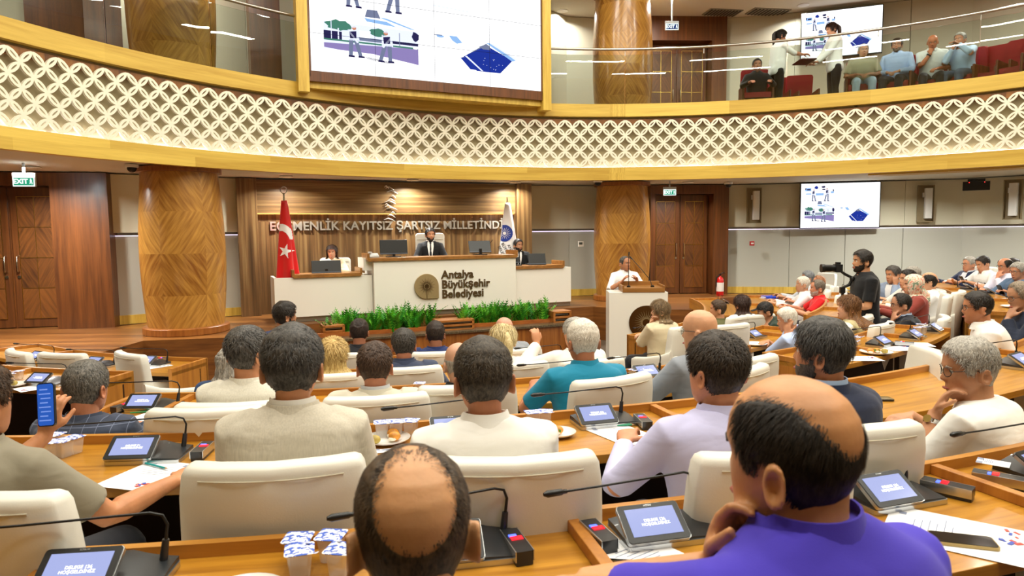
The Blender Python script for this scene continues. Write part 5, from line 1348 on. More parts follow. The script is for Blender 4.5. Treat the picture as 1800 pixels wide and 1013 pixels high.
def long_hair(Mh, parent, m, zend, flare=.02, wave=.0, seed=0, back=0.0, part=True, tail=False, N=900, wd=.0022):
    """falls from the crown over back and sides, face left free"""
    b = MB(); rg = random.Random(seed); n = 60
    if not tail:
        rings = []; steps = 22
        for i in range(steps + 1):
            t = i / steps; z = .07 + (zend - .07) * t; outer = []; inner = []
            ref = head_point(max(z, -.075), 0, False).x; hw = (max(ref, .066) + .014 + flare * t + .006 * math.sin(t * 9 + seed) * (1 if wave else 0))
            dr = max(0, min(1, (-.09 - z) / .09)); hw += .075 * dr
            for k in range(n + 1):
                q = k / n; ps = R(-103 + 206 * q) * (1 - .12 * t)
                rr = 1 + .05 * math.sin(q * 47 + seed + t * 3) + wave * .5 * math.sin(q * 21 + t * 14 + seed) + .02 * math.sin(q * 110)
                bkr = (.107 + flare * .5 * t + back * t)
                if z < -.08: bkr += -.015 * min(1, (-.08 - z) / .05) + .125 * dr
                x, y = math.sin(ps), -math.cos(ps)
                outer.append(Vector((x * hw * rr, (y * bkr if y < 0 else y * .04) * rr - .002, z + .01 * wave * math.sin(q * 30))))
                inner.append(Vector((x * hw * .80, (y * bkr * .72 if y < 0 else y * .04), z)))
            rings.append([Mh @ p for p in outer + inner[::-1]])
        b.rings(rings)
    else:
        pts = [(0, -.10, .06), (0, -.135, .045), (0, -.15, 0), (0, -.14, -.06), (0, -.125, -.13), (0, -.12, zend)]; 
        b.tube([Mh @ Vector(p) for p in pts], [.022, .02, .034, .036, .03, .012], 14)
    o = b.build('hair_length', m, parent, smooth=180)
    return o

TORSO = [(-.10, .15, .11, 0), (-.06, .178, .128, 0), (.0, .18, .13, 0), (.1, .165, .12, .005), (.2, .163, .118, .005), (.3, .178, .122, 0), (.38, .196, .118, -.005), (.43, .196, .105, -.01), (.462, .178, .092, -.012), (.487, .135, .078, -.012), (.508, .085, .066, -.008)]
def torso_rings(k, infl, Tm, n=32, h0=-.1, h1=.505, wide=1.0, belly=0.0):
    out = []
    for i in range(25):
        h = h0 + (h1 - h0) * i / 24; rx, ry, cy = lerp_tab(h, TORSO)
        bl = belly * g2(h - .1, .14)
        f_ = infl * (1 if h < .44 else max(.25, 1 - (h - .44) / .08))
        ring = []
        for j in range(n):
            a = 2 * math.pi * j / n; x = abs(math.cos(a)) ** .8 * (1 if math.cos(a) >= 0 else -1); y = abs(math.sin(a)) ** .8 * (1 if math.sin(a) >= 0 else -1)
            ring.append(Tm @ Vector(((rx * wide + f_) * x, cy + (ry + f_ + (bl if y > 0 else bl * .3)) * y, h * k)))
        out.append(ring)
    return out
def remesh(o, vox, smooth_it):
    m = o.modifiers.new('remesh', 'REMESH'); m.mode = 'VOXEL'; m.voxel_size = vox; m.use_smooth_shade = True
    if smooth_it:
        s = o.modifiers.new('smooth', 'SMOOTH'); s.factor = .5; s.iterations = smooth_it
def bake(o):
    """turn the remeshed result into plain mesh data"""
    dg = bpy.context.evaluated_depsgraph_get(); me = bpy.data.meshes.new_from_object(o.evaluated_get(dg)); old = o.data; o.modifiers.clear(); o.data = me
    me.polygons.foreach_set('use_smooth', [True] * len(me.polygons)); bpy.data.meshes.remove(old)
PEOPLE = {}
def person(px, py, D, floor, label, yaw=0.0, facing=None, hy=0.0, hp=0.0, lean=4, arms=('desk', 'desk'), hair='full', hc=('#1B1714', '#3A332C'), hl=.022, hth=.008, messy=.3,
           skin='#C98D66', top='shirt', col='#FFFFFF', pattern=None, sleeve='long', col2=None, tie=None, legs='#22242C', glasses=None, beard=None, watch=None, watch_c=True, stand=False, q=2, wide=1.0, belly=0.0,
           headscale=1.0, face=True, shoes=False, kfix=None, long=None, cap=None, lift=.35, hips=None, ears=True, fwd=0.0, collar=True, tall=None, whorl=(0, -.055, .1), hr=0.0, nk=0.0, dense=1.0, slv=.8):
    """q: 3 near, 2 middle, 1 far.  px, py, D place the top of the head"""
    P = at_depth(px, py, D)
    if facing is None: facing = math.degrees(face_dais(P.x, P.y))
    A = R(facing + yaw); hs = headscale
    vox = {3: .0055, 2: .008, 1: .011}[q]
    seat = .475 if tall is None else tall
    pelv = Vector((0, 0, (seat + .085) if not stand else .93))
    Ht = P.z - floor; cl = math.cos(R(lean))
    if stand:
        sc = Ht / 1.715; pelv.z *= sc; k = (Ht - pelv.z - .247 * hs - nk) / (.505 * cl)
    else: k = (Ht - pelv.z - .247 * hs - nk) / (.505 * cl)
    k = kfix or max(.85, min(1.22, k))
    Tm = Matrix.Translation(pelv) @ Matrix.Rotation(-R(lean), 4, 'X')
    nb = Tm @ Vector((0, 0, .505 * k)); hc_ = nb + Vector((0, .022 + .004 * lean / 10, .130 * hs + nk))
    off = Vector((hc_.x, hc_.y)); ca, sa = math.cos(A), math.sin(A)
    if abs(hp) > 1: hc_ += Vector((0, -math.sin(R(hp)) * .06, -.02 * abs(math.sin(R(hp)))))
    loc = Vector((P.x - (hc_.x * ca - hc_.y * sa), P.y - (hc_.x * sa + hc_.y * ca), floor))
    zt = hc_.z + .116 * hs; loc.z += (Ht - zt) if (abs(Ht - zt) > .0) else 0
    o = empty('person', loc, A, label=label, cat='person')
    Mh = Matrix.Translation(hc_) @ Matrix.Rotation(R(hy), 4, 'Z') @ Matrix.Rotation(R(hp), 4, 'X') @ Matrix.Rotation(R(hr), 4, 'Y') @ Matrix.Scale(hs, 4)
    ms = skin_mat(skin)
    # ---- body: head, neck, trunk, arms and hands in one surface
    b = MB(); b.rings([[Mh @ p for p in r] for r in head_rings(44 if q > 1 else 32, ZS)])
    if ears:
        for s in (-1, 1):
            rr = []
            for (t, w_, h_) in ((-.012, .010, .022), (.002, .011, .027), (.013, .015, .030), (.022, .018, .033), (.028, .017, .031), (.027, .012, .022), (.016, .008, .014)):
                c = Vector((s * (.068 + t), -.012 - t * .75, -.022)); rr.append([Mh @ p for p in ell(c, w_, h_, Vector((0, 1, -.15)), Vector((0, 0, 1)), 14)])
            b.rings(rr)
    nkr = []
    c0 = Mh @ Vector((0, -.022, -.035)); c1 = nb + Vector((0, -.006, -.03))
    for i in range(7):
        t = i / 6; r_ = .058 + .006 * abs(t - .4) + (.022 * max(0, t - .75) * 4); nkr.append(ell(c0.lerp(c1, t), r_ * (.98 if sleeve != 'none' else .9), r_ * .98, Vector((1, 0, 0)), Vector((0, 1, 0)), 18))
    b.rings(nkr); b.rings(torso_rings(k, 0.0, Tm, wide=wide, belly=belly))
    cb = MB(); infl = {'jacket': .024, 'shirt': .014, 'polo': .013, 'tee': .012}[top]
    cb.rings(torso_rings(k, infl, Tm, wide=wide, belly=belly, h0=-.1 if top != 'jacket' else -.12, h1=.515))
    SHX = .172 * wide
    if cap is None: pass
    wr = {}
    for side, mode in ((-1, arms[0]), (1, arms[1])):
        S = Tm @ Vector((side * SHX, -.008, .432 * k)); curl = .7; nrm = Vector((0, 0, 1)); pole = Vector((side * .8, -.35, -.8)); hd = None; th_ = .4
        ovp = None
        if isinstance(mode[0], str) and not isinstance(mode, str): ovp = Vector(mode[1]); mode = mode[0]
        if mode == 'desk': T = Vector((side * .2, .44, .825)); nrm = Vector((side * .2, 0, 1))
        elif mode == 'fold': T = Vector((side * .10, .40, .83)); hd = Vector((-side * 1, .25, 0)); pole = Vector((side * .5, -.1, -1))
        elif mode == 'lap': T = Vector((side * .10, .26, .68)) - Vector((0, 0, .475 - seat)); hd = Vector((-side * .6, .6, -.2)); nrm = Vector((side * .2, .3, 1))
        elif mode == 'hang': T = S + Vector((side * .06, .05, -.53)); nrm = Vector((side, 0, 0)); pole = Vector((side * .2, -1, 0)); curl = .5
        elif mode == 'chin': T = Mh @ Vector((side * .055, .105, -.185)); nrm = Vector((side * .3, 1, -.1)); hd = Vector((-side * .15, -.25, 1)); pole = Vector((side * .35, .35, -1)); curl = .9
        elif mode == 'cheek': T = Mh @ Vector((side * .095, .05, -.15)); nrm = Vector((side * 1, .5, 0)); hd = Vector((-side * .15, -.1, 1)); pole = Vector((side * .5, .5, -1)); curl = .35
        elif mode == 'mouth': T = Mh @ Vector((side * .03, .15, -.17)); nrm = Vector((side * .2, 1, .2)); hd = Vector((-side * .1, -.45, 1)); pole = Vector((side * .4, .3, -1)); curl = .8
        else: T = Vector(mode[0]); hd = Vector(mode[1]) if len(mode) > 1 and mode[1] else None; nrm = Vector(mode[2]) if len(mode) > 2 else nrm; curl = mode[3] if len(mode) > 3 else curl; pole = Vector(mode[4]) if len(mode) > 4 else pole
        pole = ovp or pole
        AL = 1 + max(0, hs - 1.04) * 1.1; E_, W_ = ik(S, T, .29 * AL, .262 * AL, pole); pass
        mid = S.lerp(E_, .5)
        fd = (W_ - E_).normalized(); hd = hd or fd
        wr[side] = (W_, fd)
        b.tube([S - Vector((side * .04, 0, 0)), S, mid, E_, E_ + fd * .05, E_ + fd * .13, W_ - fd * .02, W_ + fd * .012], [.04, .055, .047, .041, .043, .039, .028, .026], 14)
        hand(b, W_ + hd.normalized() * .012, hd, nrm, side, curl, s=AL, thumb=th_)
        # sleeve
        r0 = infl + .055
        sh = Tm @ Vector((side * (SHX - .055), -.008, .440 * k))
        if sleeve == 'long':
            ex = .012 if top == 'jacket' else .006
            cb.tube([sh, S, mid, E_ - (E_ - S).normalized() * .03, E_ + fd * .02, E_ + fd * .12, W_ - fd * .03, W_ - fd * .005], [r0 * .95, r0 + .004, .056 + ex, .05 + ex, .051 + ex, .047 + ex, .037 + ex, .036 + ex], 16)
        elif sleeve == 'rolled':
            cb.tube([sh, S, mid, E_, E_ + fd * .04], [r0 * .95, r0 + .004, .06, .055, .056], 16)
        else:
            u_ = (E_ - S); cb.tube([sh, S, S + u_ * slv * .5, S + u_ * slv], [r0 * .95, r0 + .004, .064, .064], 16)
    body = b.build('body', ms, o); remesh(body, vox, 2 if q > 1 else 1)
    mc = cloth_mat(col, pattern)
    g = cb.build({'jacket': 'jacket', 'shirt': 'shirt', 'polo': 'polo_shirt', 'tee': 't_shirt'}[top], mc, o); remesh(g, max(vox, .009), 6 if q > 1 else 4)
    bake(body); bake(g)
    # ---- collar
    if collar:
        def band(rr, z0, z1, fl, m, name, open_=.35, th=.004, yo=0):
            bb = MB(); n_ = 28; R0 = []
            for (z, r_) in ((z0, rr), (z1, rr - fl), (z1, rr - fl - th), (z0, rr - th)):
                R0.append([nb + Vector((r_ * math.sin(a) * 1.04, -.004 + yo - r_ * math.cos(a), z - .012 * (1 if math.cos(a) < 0 else 0) * (1 + math.cos(a + math.pi)) * .8)) for a in [R(-180 + open_ * 60 + (360 - open_ * 120) * i / n_) for i in range(n_ + 1)]])
            vs = [p for r in R0 for p in r]; N_ = n_ + 1; fs = []
            for j in range(4):
                for i in range(n_): fs.append((j * N_ + i, j * N_ + i + 1, ((j + 1) % 4) * N_ + i + 1, ((j + 1) % 4) * N_ + i))
            bb.add(vs, fs); return bb.build(name, m, o, smooth=60)
        if top in ('shirt', 'polo'): band(.096, -.022, .036, .020, mc, 'collar')
        elif top == 'tee': band(.090, -.026, .004, .010, mc, 'neckband', open_=0)
        else:
            band(.104, -.03, .024, .022, mc, 'jacket_collar', open_=.9)
            if col2: band(.082, -.01, .04, .008, cloth_mat(col2), 'shirt_collar')
    if tie is not None or (top == 'jacket' and col2 and face and q >= 1 and tie is not False):
        bb = MB()
        def fr(x, h, up=.0):
            rx, ry, cy = lerp_tab(h, TORSO); y = cy + (ry + infl + (belly * g2(h - .1, .14))) * max(0, 1 - (abs(x) / (rx * wide + infl)) ** 2.5) ** .4
            return Tm @ Vector((x, y + .004 + up, h * k))
        rows = [(.50, .055), (.44, .058), (.36, .045), (.28, .03), (.2, .014), (.14, .004)]
        vs = []; fs = []
        for (h, w_) in rows:
            for x in (-w_, -w_ / 2, 0, w_ / 2, w_): vs.append(fr(x, h))
        for i in range(len(rows) - 1):
            for j in range(4): fs.append((i * 5 + j, i * 5 + j + 1, i * 5 + j + 6, i * 5 + j + 5))
        bb.add(vs, fs); f_ = bb.build('shirt_front', cloth_mat(col2 or '#F2F2F2'), o, smooth=60)
        if tie:
            bb = MB(); rows = [(.505, .016), (.485, .018), (.47, .011), (.3, .02), (.14, .022)]; vs = []; fs = []
            for (h, w_) in rows:
                for x in (-w_, 0, w_): vs.append(fr(x, h, .008 if x else .012))
            for i in range(len(rows) - 1):
                for j in range(2): fs.append((i * 3 + j, i * 3 + j + 1, i * 3 + j + 4, i * 3 + j + 3))
            bb.add(vs, fs); bb.build('necktie', cloth_mat(tie), o, smooth=60)
    # ---- legs
    lb = MB()
    for side in (-1, 1):
        H_ = pelv + Vector((side * .095, 0, -.01))
        if stand:
            K_ = pelv + Vector((side * .10, .02, -.43)); F_ = Vector((side * .11, -.01, .09))
            limb(lb, [H_, H_.lerp(K_, .5), K_, K_.lerp(F_, .4), F_], [.098, .088, .062, .064, .05])
        else:
            K_ = Vector((side * .13, .42, seat + .06)); F_ = Vector((side * .13, .40, .10))
            limb(lb, [H_, H_.lerp(K_, .5), K_], [.10, .092, .07]); limb(lb, [K_, K_.lerp(F_, .35), F_], [.07, .068, .05])
        if shoes:
            sb = MB(); sb.rings([ell(F_ + Vector((0, y, -.055)), w_, h_, Vector((1, 0, 0)), Vector((0, 0, 1)), 12) for (y, w_, h_) in ((-.07, .025, .03), (-.05, .036, .04), (.03, .04, .035), (.12, .045, .028), (.17, .03, .02))]); sb.build('shoe', M_BLACK, o, smooth=60)
    lb.rings(torso_rings(k, .006, Tm, h0=-.1, h1=.06, wide=wide))
    tr = lb.build('trousers', cloth_mat(legs), o); remesh(tr, .016, 3); bake(tr)
    # ---- hair
    mh = hair_mat(*hc) if hc else None
    if hair not in (None, 'none') and cap != 'hijab':
        stl = hair
        sh_ = hair_shell('hair', Mh, stl, hth, mh, o, n=56 if q > 1 else 36, seed=abs(int(px)))
        N = int({3: 5200, 2: 2200, 1: 700}[q] * dense); wd = {3: .0011, 2: .0016, 1: .003}[q] / dense
        if stl in ('crown', 'thin') and q == 3: N = 6500
        V, F = strands(Mh, stl, hl, hth, N, abs(int(px)) + 5, wd, lift=lift, messy=messy, fwd=fwd, whorl=whorl)
        if long: V, F = (V, F) if long == 'tail' else (V, F)
        me = sh_.data; bmv = [tuple(v.co) for v in me.vertices]; fcs = [tuple(p.vertices) for p in me.polygons]; n0 = len(bmv)
        bmv += [tuple(v) for v in V]; fcs += [tuple(i + n0 for i in f) for f in F]
        m2 = bpy.data.meshes.new('hair'); m2.from_pydata(bmv, [], fcs); m2.materials.append(mh); m2.polygons.foreach_set('use_smooth', [True] * len(fcs)); sh_.data = m2; bpy.data.meshes.remove(me)
    if long:
        Ml = Matrix.Translation(hc_) @ Matrix.Rotation(R(hy), 4, 'Z') @ Matrix.Rotation(R(hp * .5), 4, 'X')
        long_hair(Ml if long[0] != 'tail' else Mh, o, mh, long[1], flare=long[2] if len(long) > 2 else .02, wave=long[3] if len(long) > 3 else 0, seed=abs(int(px)), tail=long[0] == 'tail')
    if cap == 'hijab':
        rings = []
        ms_ = cloth_mat('#E8DCC6', 'scarf')
        for i in range(26):
            z = .116 - .30 * i / 25; ring = []
            for j in range(48):
                a = 2 * math.pi * j / 48
                if z > -.1:
                    p = head_point(z, a, False); nn = Vector((p.x, p.y, p.z)).normalized()
                    fm = max(0, min(1, (p.y - .045) / .02)) * g2((z + .02) / .085, 1) ** .3 * (1 if abs(p.x) < .052 and -.11 < z < .055 else 0)
                    p = p + nn * (.016 * (1 - fm) - .03 * fm) + Vector((0, -.012 * (1 - fm) if p.y < 0 else 0, 0))
                else:
                    t = (-.1 - z) / .085; p = Vector((math.cos(a) * (.07 + .075 * t), math.sin(a) * (.075 + .05 * t) - .02 - .03 * t, z))
                ring.append(Mh @ p if z > -.1 else hc_ + p)
            rings.append(ring)
        bb = MB(); bb.rings(rings); bb.tube([hc_ + Vector(p) for p in ((0, -.09, -.05), (.02, -.15, -.12), (.05, -.16, -.24), (.06, -.15, -.34))], [.03, .045, .05, .03], 10); bb.build('headscarf', ms_, o, smooth=180)
    if cap == 'cap':
        bb = MB(); bb.rings([[Mh @ (head_point(z, 2 * math.pi * j / 32, False) * 1.0 + Vector((0, 0, .004)) + head_point(z, 2 * math.pi * j / 32, False).normalized() * .01) for j in range(32)] for z in (.03, .05, .07, .09, .105, .116)])
        bb.add([Mh @ Vector(p) for p in ((-.06, .085, .045), (.06, .085, .045), (.045, .165, .035), (-.045, .165, .035), (-.06, .085, .05), (.06, .085, .05), (.045, .165, .04), (-.045, .165, .04))], [(0, 1, 2, 3), (4, 7, 6, 5), (0, 4, 5, 1), (1, 5, 6, 2), (2, 6, 7, 3), (3, 7, 4, 0)])
        bb.build('baseball_cap', mat('black_cap', '#17181A', rough=.8), o, smooth=50)
    if beard:
        V = []; F = []; rg = np.random.default_rng(abs(int(px))); mb_ = hair_mat(*beard); nn_ = 0; full = True
        rings = []
        for z in [-.126 + .104 * i / 18 for i in range(19)]:
            ring = []
            for j in range(48):
                a = 2 * math.pi * j / 48; p = head_point(z, a, True); n_ = Vector((p.x, p.y - .02, p.z + .02)).normalized(); ps = math.degrees(math.atan2(abs(p.x), p.y))
                on = (z < (-.052 if ps < 45 else (-.044 if ps < 72 else (-.02 if ps < 96 else -1)))) and not (ps < 15 and -.085 < z < -.062)
                ring.append(Mh @ (p + n_ * (.0035 if on else -.012)))
            rings.append(ring)
        bb = MB(); bb.rings(rings, caps=False); bb.build('beard', mb_, o, smooth=180)
    if face:
        me_ = cloth_mat('#2A1E16') if not hc else mh
        for s in (-1, 1):
            e = MB(); e.mat(0).ball((0, 0, 0), .0125, 12, 8); e.mat(1).ball((0, .0075, 0), .0064, 10, 6); e.v = [tuple(Mh @ (Vector(p) + Vector((s * .031, .0655, .001)))) for p in e.v]
            e.build('eye', [M_EYEW, M_EYED], o, smooth=80)
            w_ = MB(); w_.tube([Mh @ Vector(p) for p in ((s * .014, .087, .017), (s * .03, .0865, .022), (s * .048, .074, .017))], [.003, .0038, .0022], 6); w_.build('eyebrow', me_, o, smooth=80)
        lp = MB(); lp.tube([Mh @ Vector(p) for p in ((-.023, .083, -.0725), (-.01, .0955, -.071), (.01, .0955, -.071), (.023, .083, -.0725))], [.002, .0055, .0055, .002], 6)
        lp.build('lips', mat('lips', '#A5564A', rough=.5), o, smooth=80)
    if glasses:
        gb = MB()
        for s in (-1, 1):
            c = Vector((s * .033, .094, .0)); gb.tube([Mh @ (c + Vector((.026 * math.cos(a), -.012 * abs(math.cos(a)) * (1 if s * math.cos(a) > 0 else 0), .019 * math.sin(a)))) for a in [2 * math.pi * i / 20 for i in range(21)]], .0016, 6)
            gb.tube([Mh @ Vector(p) for p in ((s * .059, .085, .005), (s * .079, .04, .006), (s * .081, -.005, .004), (s * .078, -.02, -.012))], .0018, 6)
        gb.tube([Mh @ Vector((-.008, .096, .004)), Mh @ Vector((.008, .096, .004))], .0016, 6)
        gb.build('eyeglasses', mat('glasses_frame', '#1C1A1C', rough=.3), o, smooth=70)
    if watch:
        W_, fd = wr[watch]; b_ = MB(); b_.lathe([(.031, -.011), (.0345, -.007), (.0345, .007), (.031, .011)], n=20); b_.cyl((0, .031, 0), (0, .042, 0), .017, n=16)
        rot = fd.to_track_quat('Z', 'Y').to_matrix().to_4x4()
        b_.v = [tuple(Matrix.Translation(W_ - fd * .035) @ rot @ Vector(p)) for p in b_.v]; b_.build('wristwatch', M_CHROME if watch_c else M_BLACK, o, smooth=40)
    PEOPLE[px] = (o, wr)
    return o
Z1, Z2, Z3, Z4, Z5 = (ROWZ[i] for i in (1, 2, 3, 4, 5))
BLK = ('#14110F', '#38302A'); BRN = ('#2A1D14', '#5E4632'); SALT = ('#2E2C2B', '#8E8A84'); GREY = ('#6E6A64', '#C9C4BA'); WHT = ('#B9B2A4', '#F2EDE2'); DKG = ('#1E1C1B', '#68635E')
BLONDE = ('#A07A3C', '#EBCF8A'); PBLON = ('#B49A60', '#F2E3B4'); DBR = ('#20140E', '#4E3422')
def seated_chair(px, label, back=.0, yaw=0.0, dx=0.0):
    o, _ = PEOPLE[px]; a = o.rotation_euler.z + yaw
    zf = min(ROWZ.values(), key=lambda q: abs(q - o.location.z)) if o.location.z < .9 else o.location.z
    chair(o.location.x + back * math.sin(a) + dx * math.cos(a), o.location.y - back * math.cos(a) + dx * math.sin(a), zf, a, label)
# row 1 (nearest)
person(722, 790, 1.02, Z1, 'nearest person at the bottom centre, seen from behind, balding crown with short dark hair', q=3, hair='crown', hc=('#241C16', '#64523F'), hl=.012, hth=.002, messy=.12, lift=.12, dense=2.0, skin='#C9966A', top='tee', col='#9A968E', hp=-4, arms=('lap', 'lap'), sleeve='short', face=False, wide=1.05, headscale=1.05, hy=2)
person(1393, 662, 1.04, Z1, 'person in a purple polo, bald on top, chin on the left hand, in the foreground', q=3, hair='top', hc=BLK, hl=.02, hth=.003, messy=.07, lift=.1, dense=1.8, skin='#CC9262', top='polo', col='#4636BE', sleeve='short', yaw=8, hy=16, hp=-4, lean=12, nk=-.035, arms=(('chin', (-.8, .9, -.36)), 'desk'), slv=.55, wide=1.04, headscale=1.06)
# row 2
person(-45, 640, 2.08, Z2, 'person in a taupe short-sleeved shirt holding up a phone at the left edge', q=3, hair='full', hc=BRN, skin='#C4875E', top='shirt', col='#8E8775', sleeve='short', yaw=-12, hy=0, lean=-4, arms=(((-.13, .36, .95), (.15, .25, 1), (.2, -1, .1), .55, (-.5, -.2, -1)), ((.36, .38, .79), (.15, 1, .05), (.3, 0, 1), .5, (.35, -.5, -1))), wide=1.08)
person(513, 578, 2.36, Z2, 'person in a beige linen suit jacket with curly grey-black hair, seen from behind', q=3, hc=('#1B1918', '#625E5A'), hl=.026, hth=.011, messy=.7, top='jacket', col='#CDC6B6', pattern='linen', wide=1.06, headscale=1.1, arms=('fold', 'fold'), col2='#E8E6E0', face=False, lean=6)
person(848, 597, 2.34, Z2, 'person in a white polo with short dark grey hair, seen from behind in the centre', q=3, hc=('#1C1712', '#5A5044'), hl=.018, hth=.007, messy=.55, skin='#B87A58', top='polo', col='#F1F0EC', sleeve='short', wide=1.12, headscale=1.12, face=False, arms=('fold', 'fold'), lean=5)
person(1260, 587, 2.4, Z2, 'person in a lavender shirt with dark spiky hair, seen from behind', q=3, hair='thin', hc=('#1B1512', '#4A3D30'), hl=.024, hth=.008, messy=.4, skin='#C98A66', top='shirt', col='#C9C9F0', wide=1.12, headscale=1.1, yaw=-2, hy=12, arms=('desk', 'desk'), lean=8)
person(1445, 565, 2.65, Z2, 'person in a navy suit with thick swept black hair, right of the purple polo', q=3, hc=('#121010', '#5A5652'), hl=.04, hth=.012, messy=.35, skin='#B87C58', top='jacket', col='#1C2744', col2='#A9C4EA', yaw=4, hy=22, arms=('fold', 'fold'), wide=1.05, headscale=1.04, fwd=-.4, beard=('#2A2622', '#6A625A'), lift=.22)
person(1705, 598, 2.85, Z2, 'person in a white t-shirt with curly grey hair, glasses and silver watch, hand at mouth', q=3, hc=('#77736C', '#C6C0B6'), hl=.022, hth=.01, messy=.8, skin='#C08A66', top='tee', col='#F2F1EC', sleeve='short', yaw=14, hy=38, hp=-8, glasses=True, arms=('mouth', 'fold'), lean=14, wide=1.08, watch=-1, headscale=1.04)
# row 3
person(150, 636, 3.45, Z3, 'person in a navy checked jacket with short grey hair, seen from behind at left', q=3, hc=('#2A2826', '#85817A'), hl=.016, hth=.006, messy=.5, skin='#C08060', top='jacket', col='#3A4256', pattern='check', col2=None, wide=1.08, hp=-2, face=False, arms=('fold', 'fold'), headscale=1.12)
person(434, 577, 3.55, Z3, 'person in a cream textured jacket with dark hair and glasses, behind the beige suit', q=2, hc=('#1C1B1A', '#6E6A66'), hl=.03, hth=.01, messy=.4, skin='#C58A64', top='jacket', col='#E0DCCE', pattern='linen', hy=-28, glasses=True, wide=1.05, headscale=1.1, arms=('fold', 'desk'))
person(658, 603, 3.65, Z3, 'person in a pale grey jacket with thinning brown hair, earphone cord at the neck', q=2, hair='thin', hc=('#2A1C14', '#5E4636'), hl=.022, hth=.006, messy=.2, skin='#BF8062', top='jacket', col='#D2CDBC', col2='#C9CCD2', wide=1.1, headscale=1.05, face=False)
person(806, 603, 3.85, Z3, 'person with a bald head in black clothes, half hidden behind the white polo', q=2, hair='fringe', hc=('#8A8278', '#B9B0A4'), hl=.01, hth=.002, skin='#C99A7E', top='shirt', col='#1A1A1C', wide=1.08, face=False, hp=-4)
person(1024, 563, 4.0, Z3, 'white-haired person in a teal polo shirt, seen from behind', q=2, hc=WHT, hl=.014, hth=.006, messy=.3, skin='#B97A58', top='polo', col='#1583A6', sleeve='short', wide=1.12, headscale=1.06, face=False, arms=('desk', 'desk'), lean=10)
person(1230, 545, 4.15, Z3, 'bald person in a grey suit with thin glasses, looking left', q=2, hair='none', hc=('#8A7A6A', '#A89A8A'), skin='#D3A07C', top='jacket', col='#8C929C', col2='#B9C0E0', hy=26, yaw=4, glasses=True, wide=1.0, headscale=1.1, hp=-4)
# row 4
person(404, 612, 4.9, Z4, 'person with long grey hair in a blue jacket, half hidden at left centre', q=1, hair='long', hc=GREY, top='jacket', col='#27406A', long=('long', -.16, .03, .06), face=False)
person(585, 597, 4.9, Z4, 'person with a blonde bob in white clothes, seen from behind', q=2, hair='long', hc=BLONDE, hl=.06, top='shirt', col='#F0F0F2', long=('long', -.15, .018, .03), face=False, headscale=1.0, wide=.92)
person(709, 579, 5.1, Z4, 'dark-haired person in a slate pinstriped jacket, seen from behind', q=2, hc=('#16120F', '#5A544E'), hl=.024, messy=.3, skin='#B9795C', top='jacket', col='#39425C', wide=1.1, headscale=1.0, face=False, col2='#39425C')
person(884, 572, 5.2, Z4, 'person with a pale blonde ponytail in white, seen from behind', q=2, hair='long', hc=PBLON, hl=.05, messy=.08, whorl=(0, .02, .2), top='tee', col='#F2F1EE', long=('tail', -.26), face=False, wide=.88)
person(1010, 560, 5.3, Z4, 'grey-haired person in a white jacket holding a pen, hidden behind the teal polo', q=1, hair='full', hc=GREY, top='jacket', col='#ECE8E0', wide=1.0, face=False, arms=(((-.22, .3, 1.05), (0, .3, 1), (0, -1, 0), .8, (-1, 0, -.6)), 'desk'))
# row 5
person(501, 532, 6.2, Z5, 'bearded person in a navy suit with thick black hair, looking right towards the dais', q=2, hc=BLK, hl=.03, hth=.012, messy=.3, skin='#B98462', top='jacket', col='#233463', hy=-38, beard=BLK, wide=1.15, headscale=1.02, facing=-8, fwd=.4)
person(631, 562, 6.45, Z5, 'person in a black suit with a thinning crown of dark hair, before the ferns', q=2, hair='thin', hc=('#17110E', '#3E2E26'), hl=.014, skin='#A86E52', top='jacket', col='#16181F', wide=1.0, face=False)
person(765, 566, 6.45, Z5, 'dark-haired person in a royal navy suit before the long slotted box', q=2, hc=('#1A1310', '#40322A'), hl=.016, skin='#A86E52', top='jacket', col='#1F2F62', wide=1.12, hy=-8, face=False, beard=BLK)
person(886, 558, 6.55, Z5, 'person with a bald pink head in a grey suit before the ferns', q=2, hair='fringe', hc=WHT, hl=.014, hth=.004, skin='#D49E86', top='jacket', col='#8E929A', wide=1.0, face=False)
# dais
person(583, 432, 12.5, STAGE, 'person with wavy dark hair in a cream jacket at the left dais desk', q=2, hair='long', hc=('#1E130D', '#4A3020'), hl=.05, top='jacket', col='#DCCFAE', col2='#EDE6D6', long=('long', -.24, .03, .1), facing=180 + 4, wide=.88, skin='#D8A182', hp=-6, arms=('desk', 'desk'))
person(756, 402, 13.0, STAGE + .12, 'bearded person in a black suit and dark tie presiding from the high-backed white chair', q=2, hc=BLK, hl=.03, hth=.011, skin='#C08D6C', top='jacket', col='#14161A', col2='#F2F2F2', tie='#1A1C22', facing=180 + 8, hy=14, beard=BLK, fwd=.5, arms=('desk', 'desk'))
person(911, 421, 13.95, STAGE, 'bearded person in a black suit at the right dais desk under the white flag', q=2, hc=BLK, hl=.026, hth=.01, skin='#C08D6C', top='jacket', col='#14161A', col2='#F2F2F2', tie='#15171C', facing=180 + 10, hy=22, beard=BLK)
# lectern
person(1099, 451, 11.45, 0.0, 'speaker in a white shirt standing at the lectern with both hands raised', q=2, stand=True, hair='receding', hc=('#2A2826', '#6E6A66'), hl=.012, hth=.004, skin='#B9805E', top='shirt', col='#F4F4F6', sleeve='rolled', facing=180 + 8, hy=22, arms=(((-.13, .30, 1.30), (.3, .4, .6), (-.3, .2, 1), .6), ((.13, .30, 1.30), (-.3, .4, .6), (.3, .2, 1), .6)), legs='#23252D', shoes=True, wide=1.0)
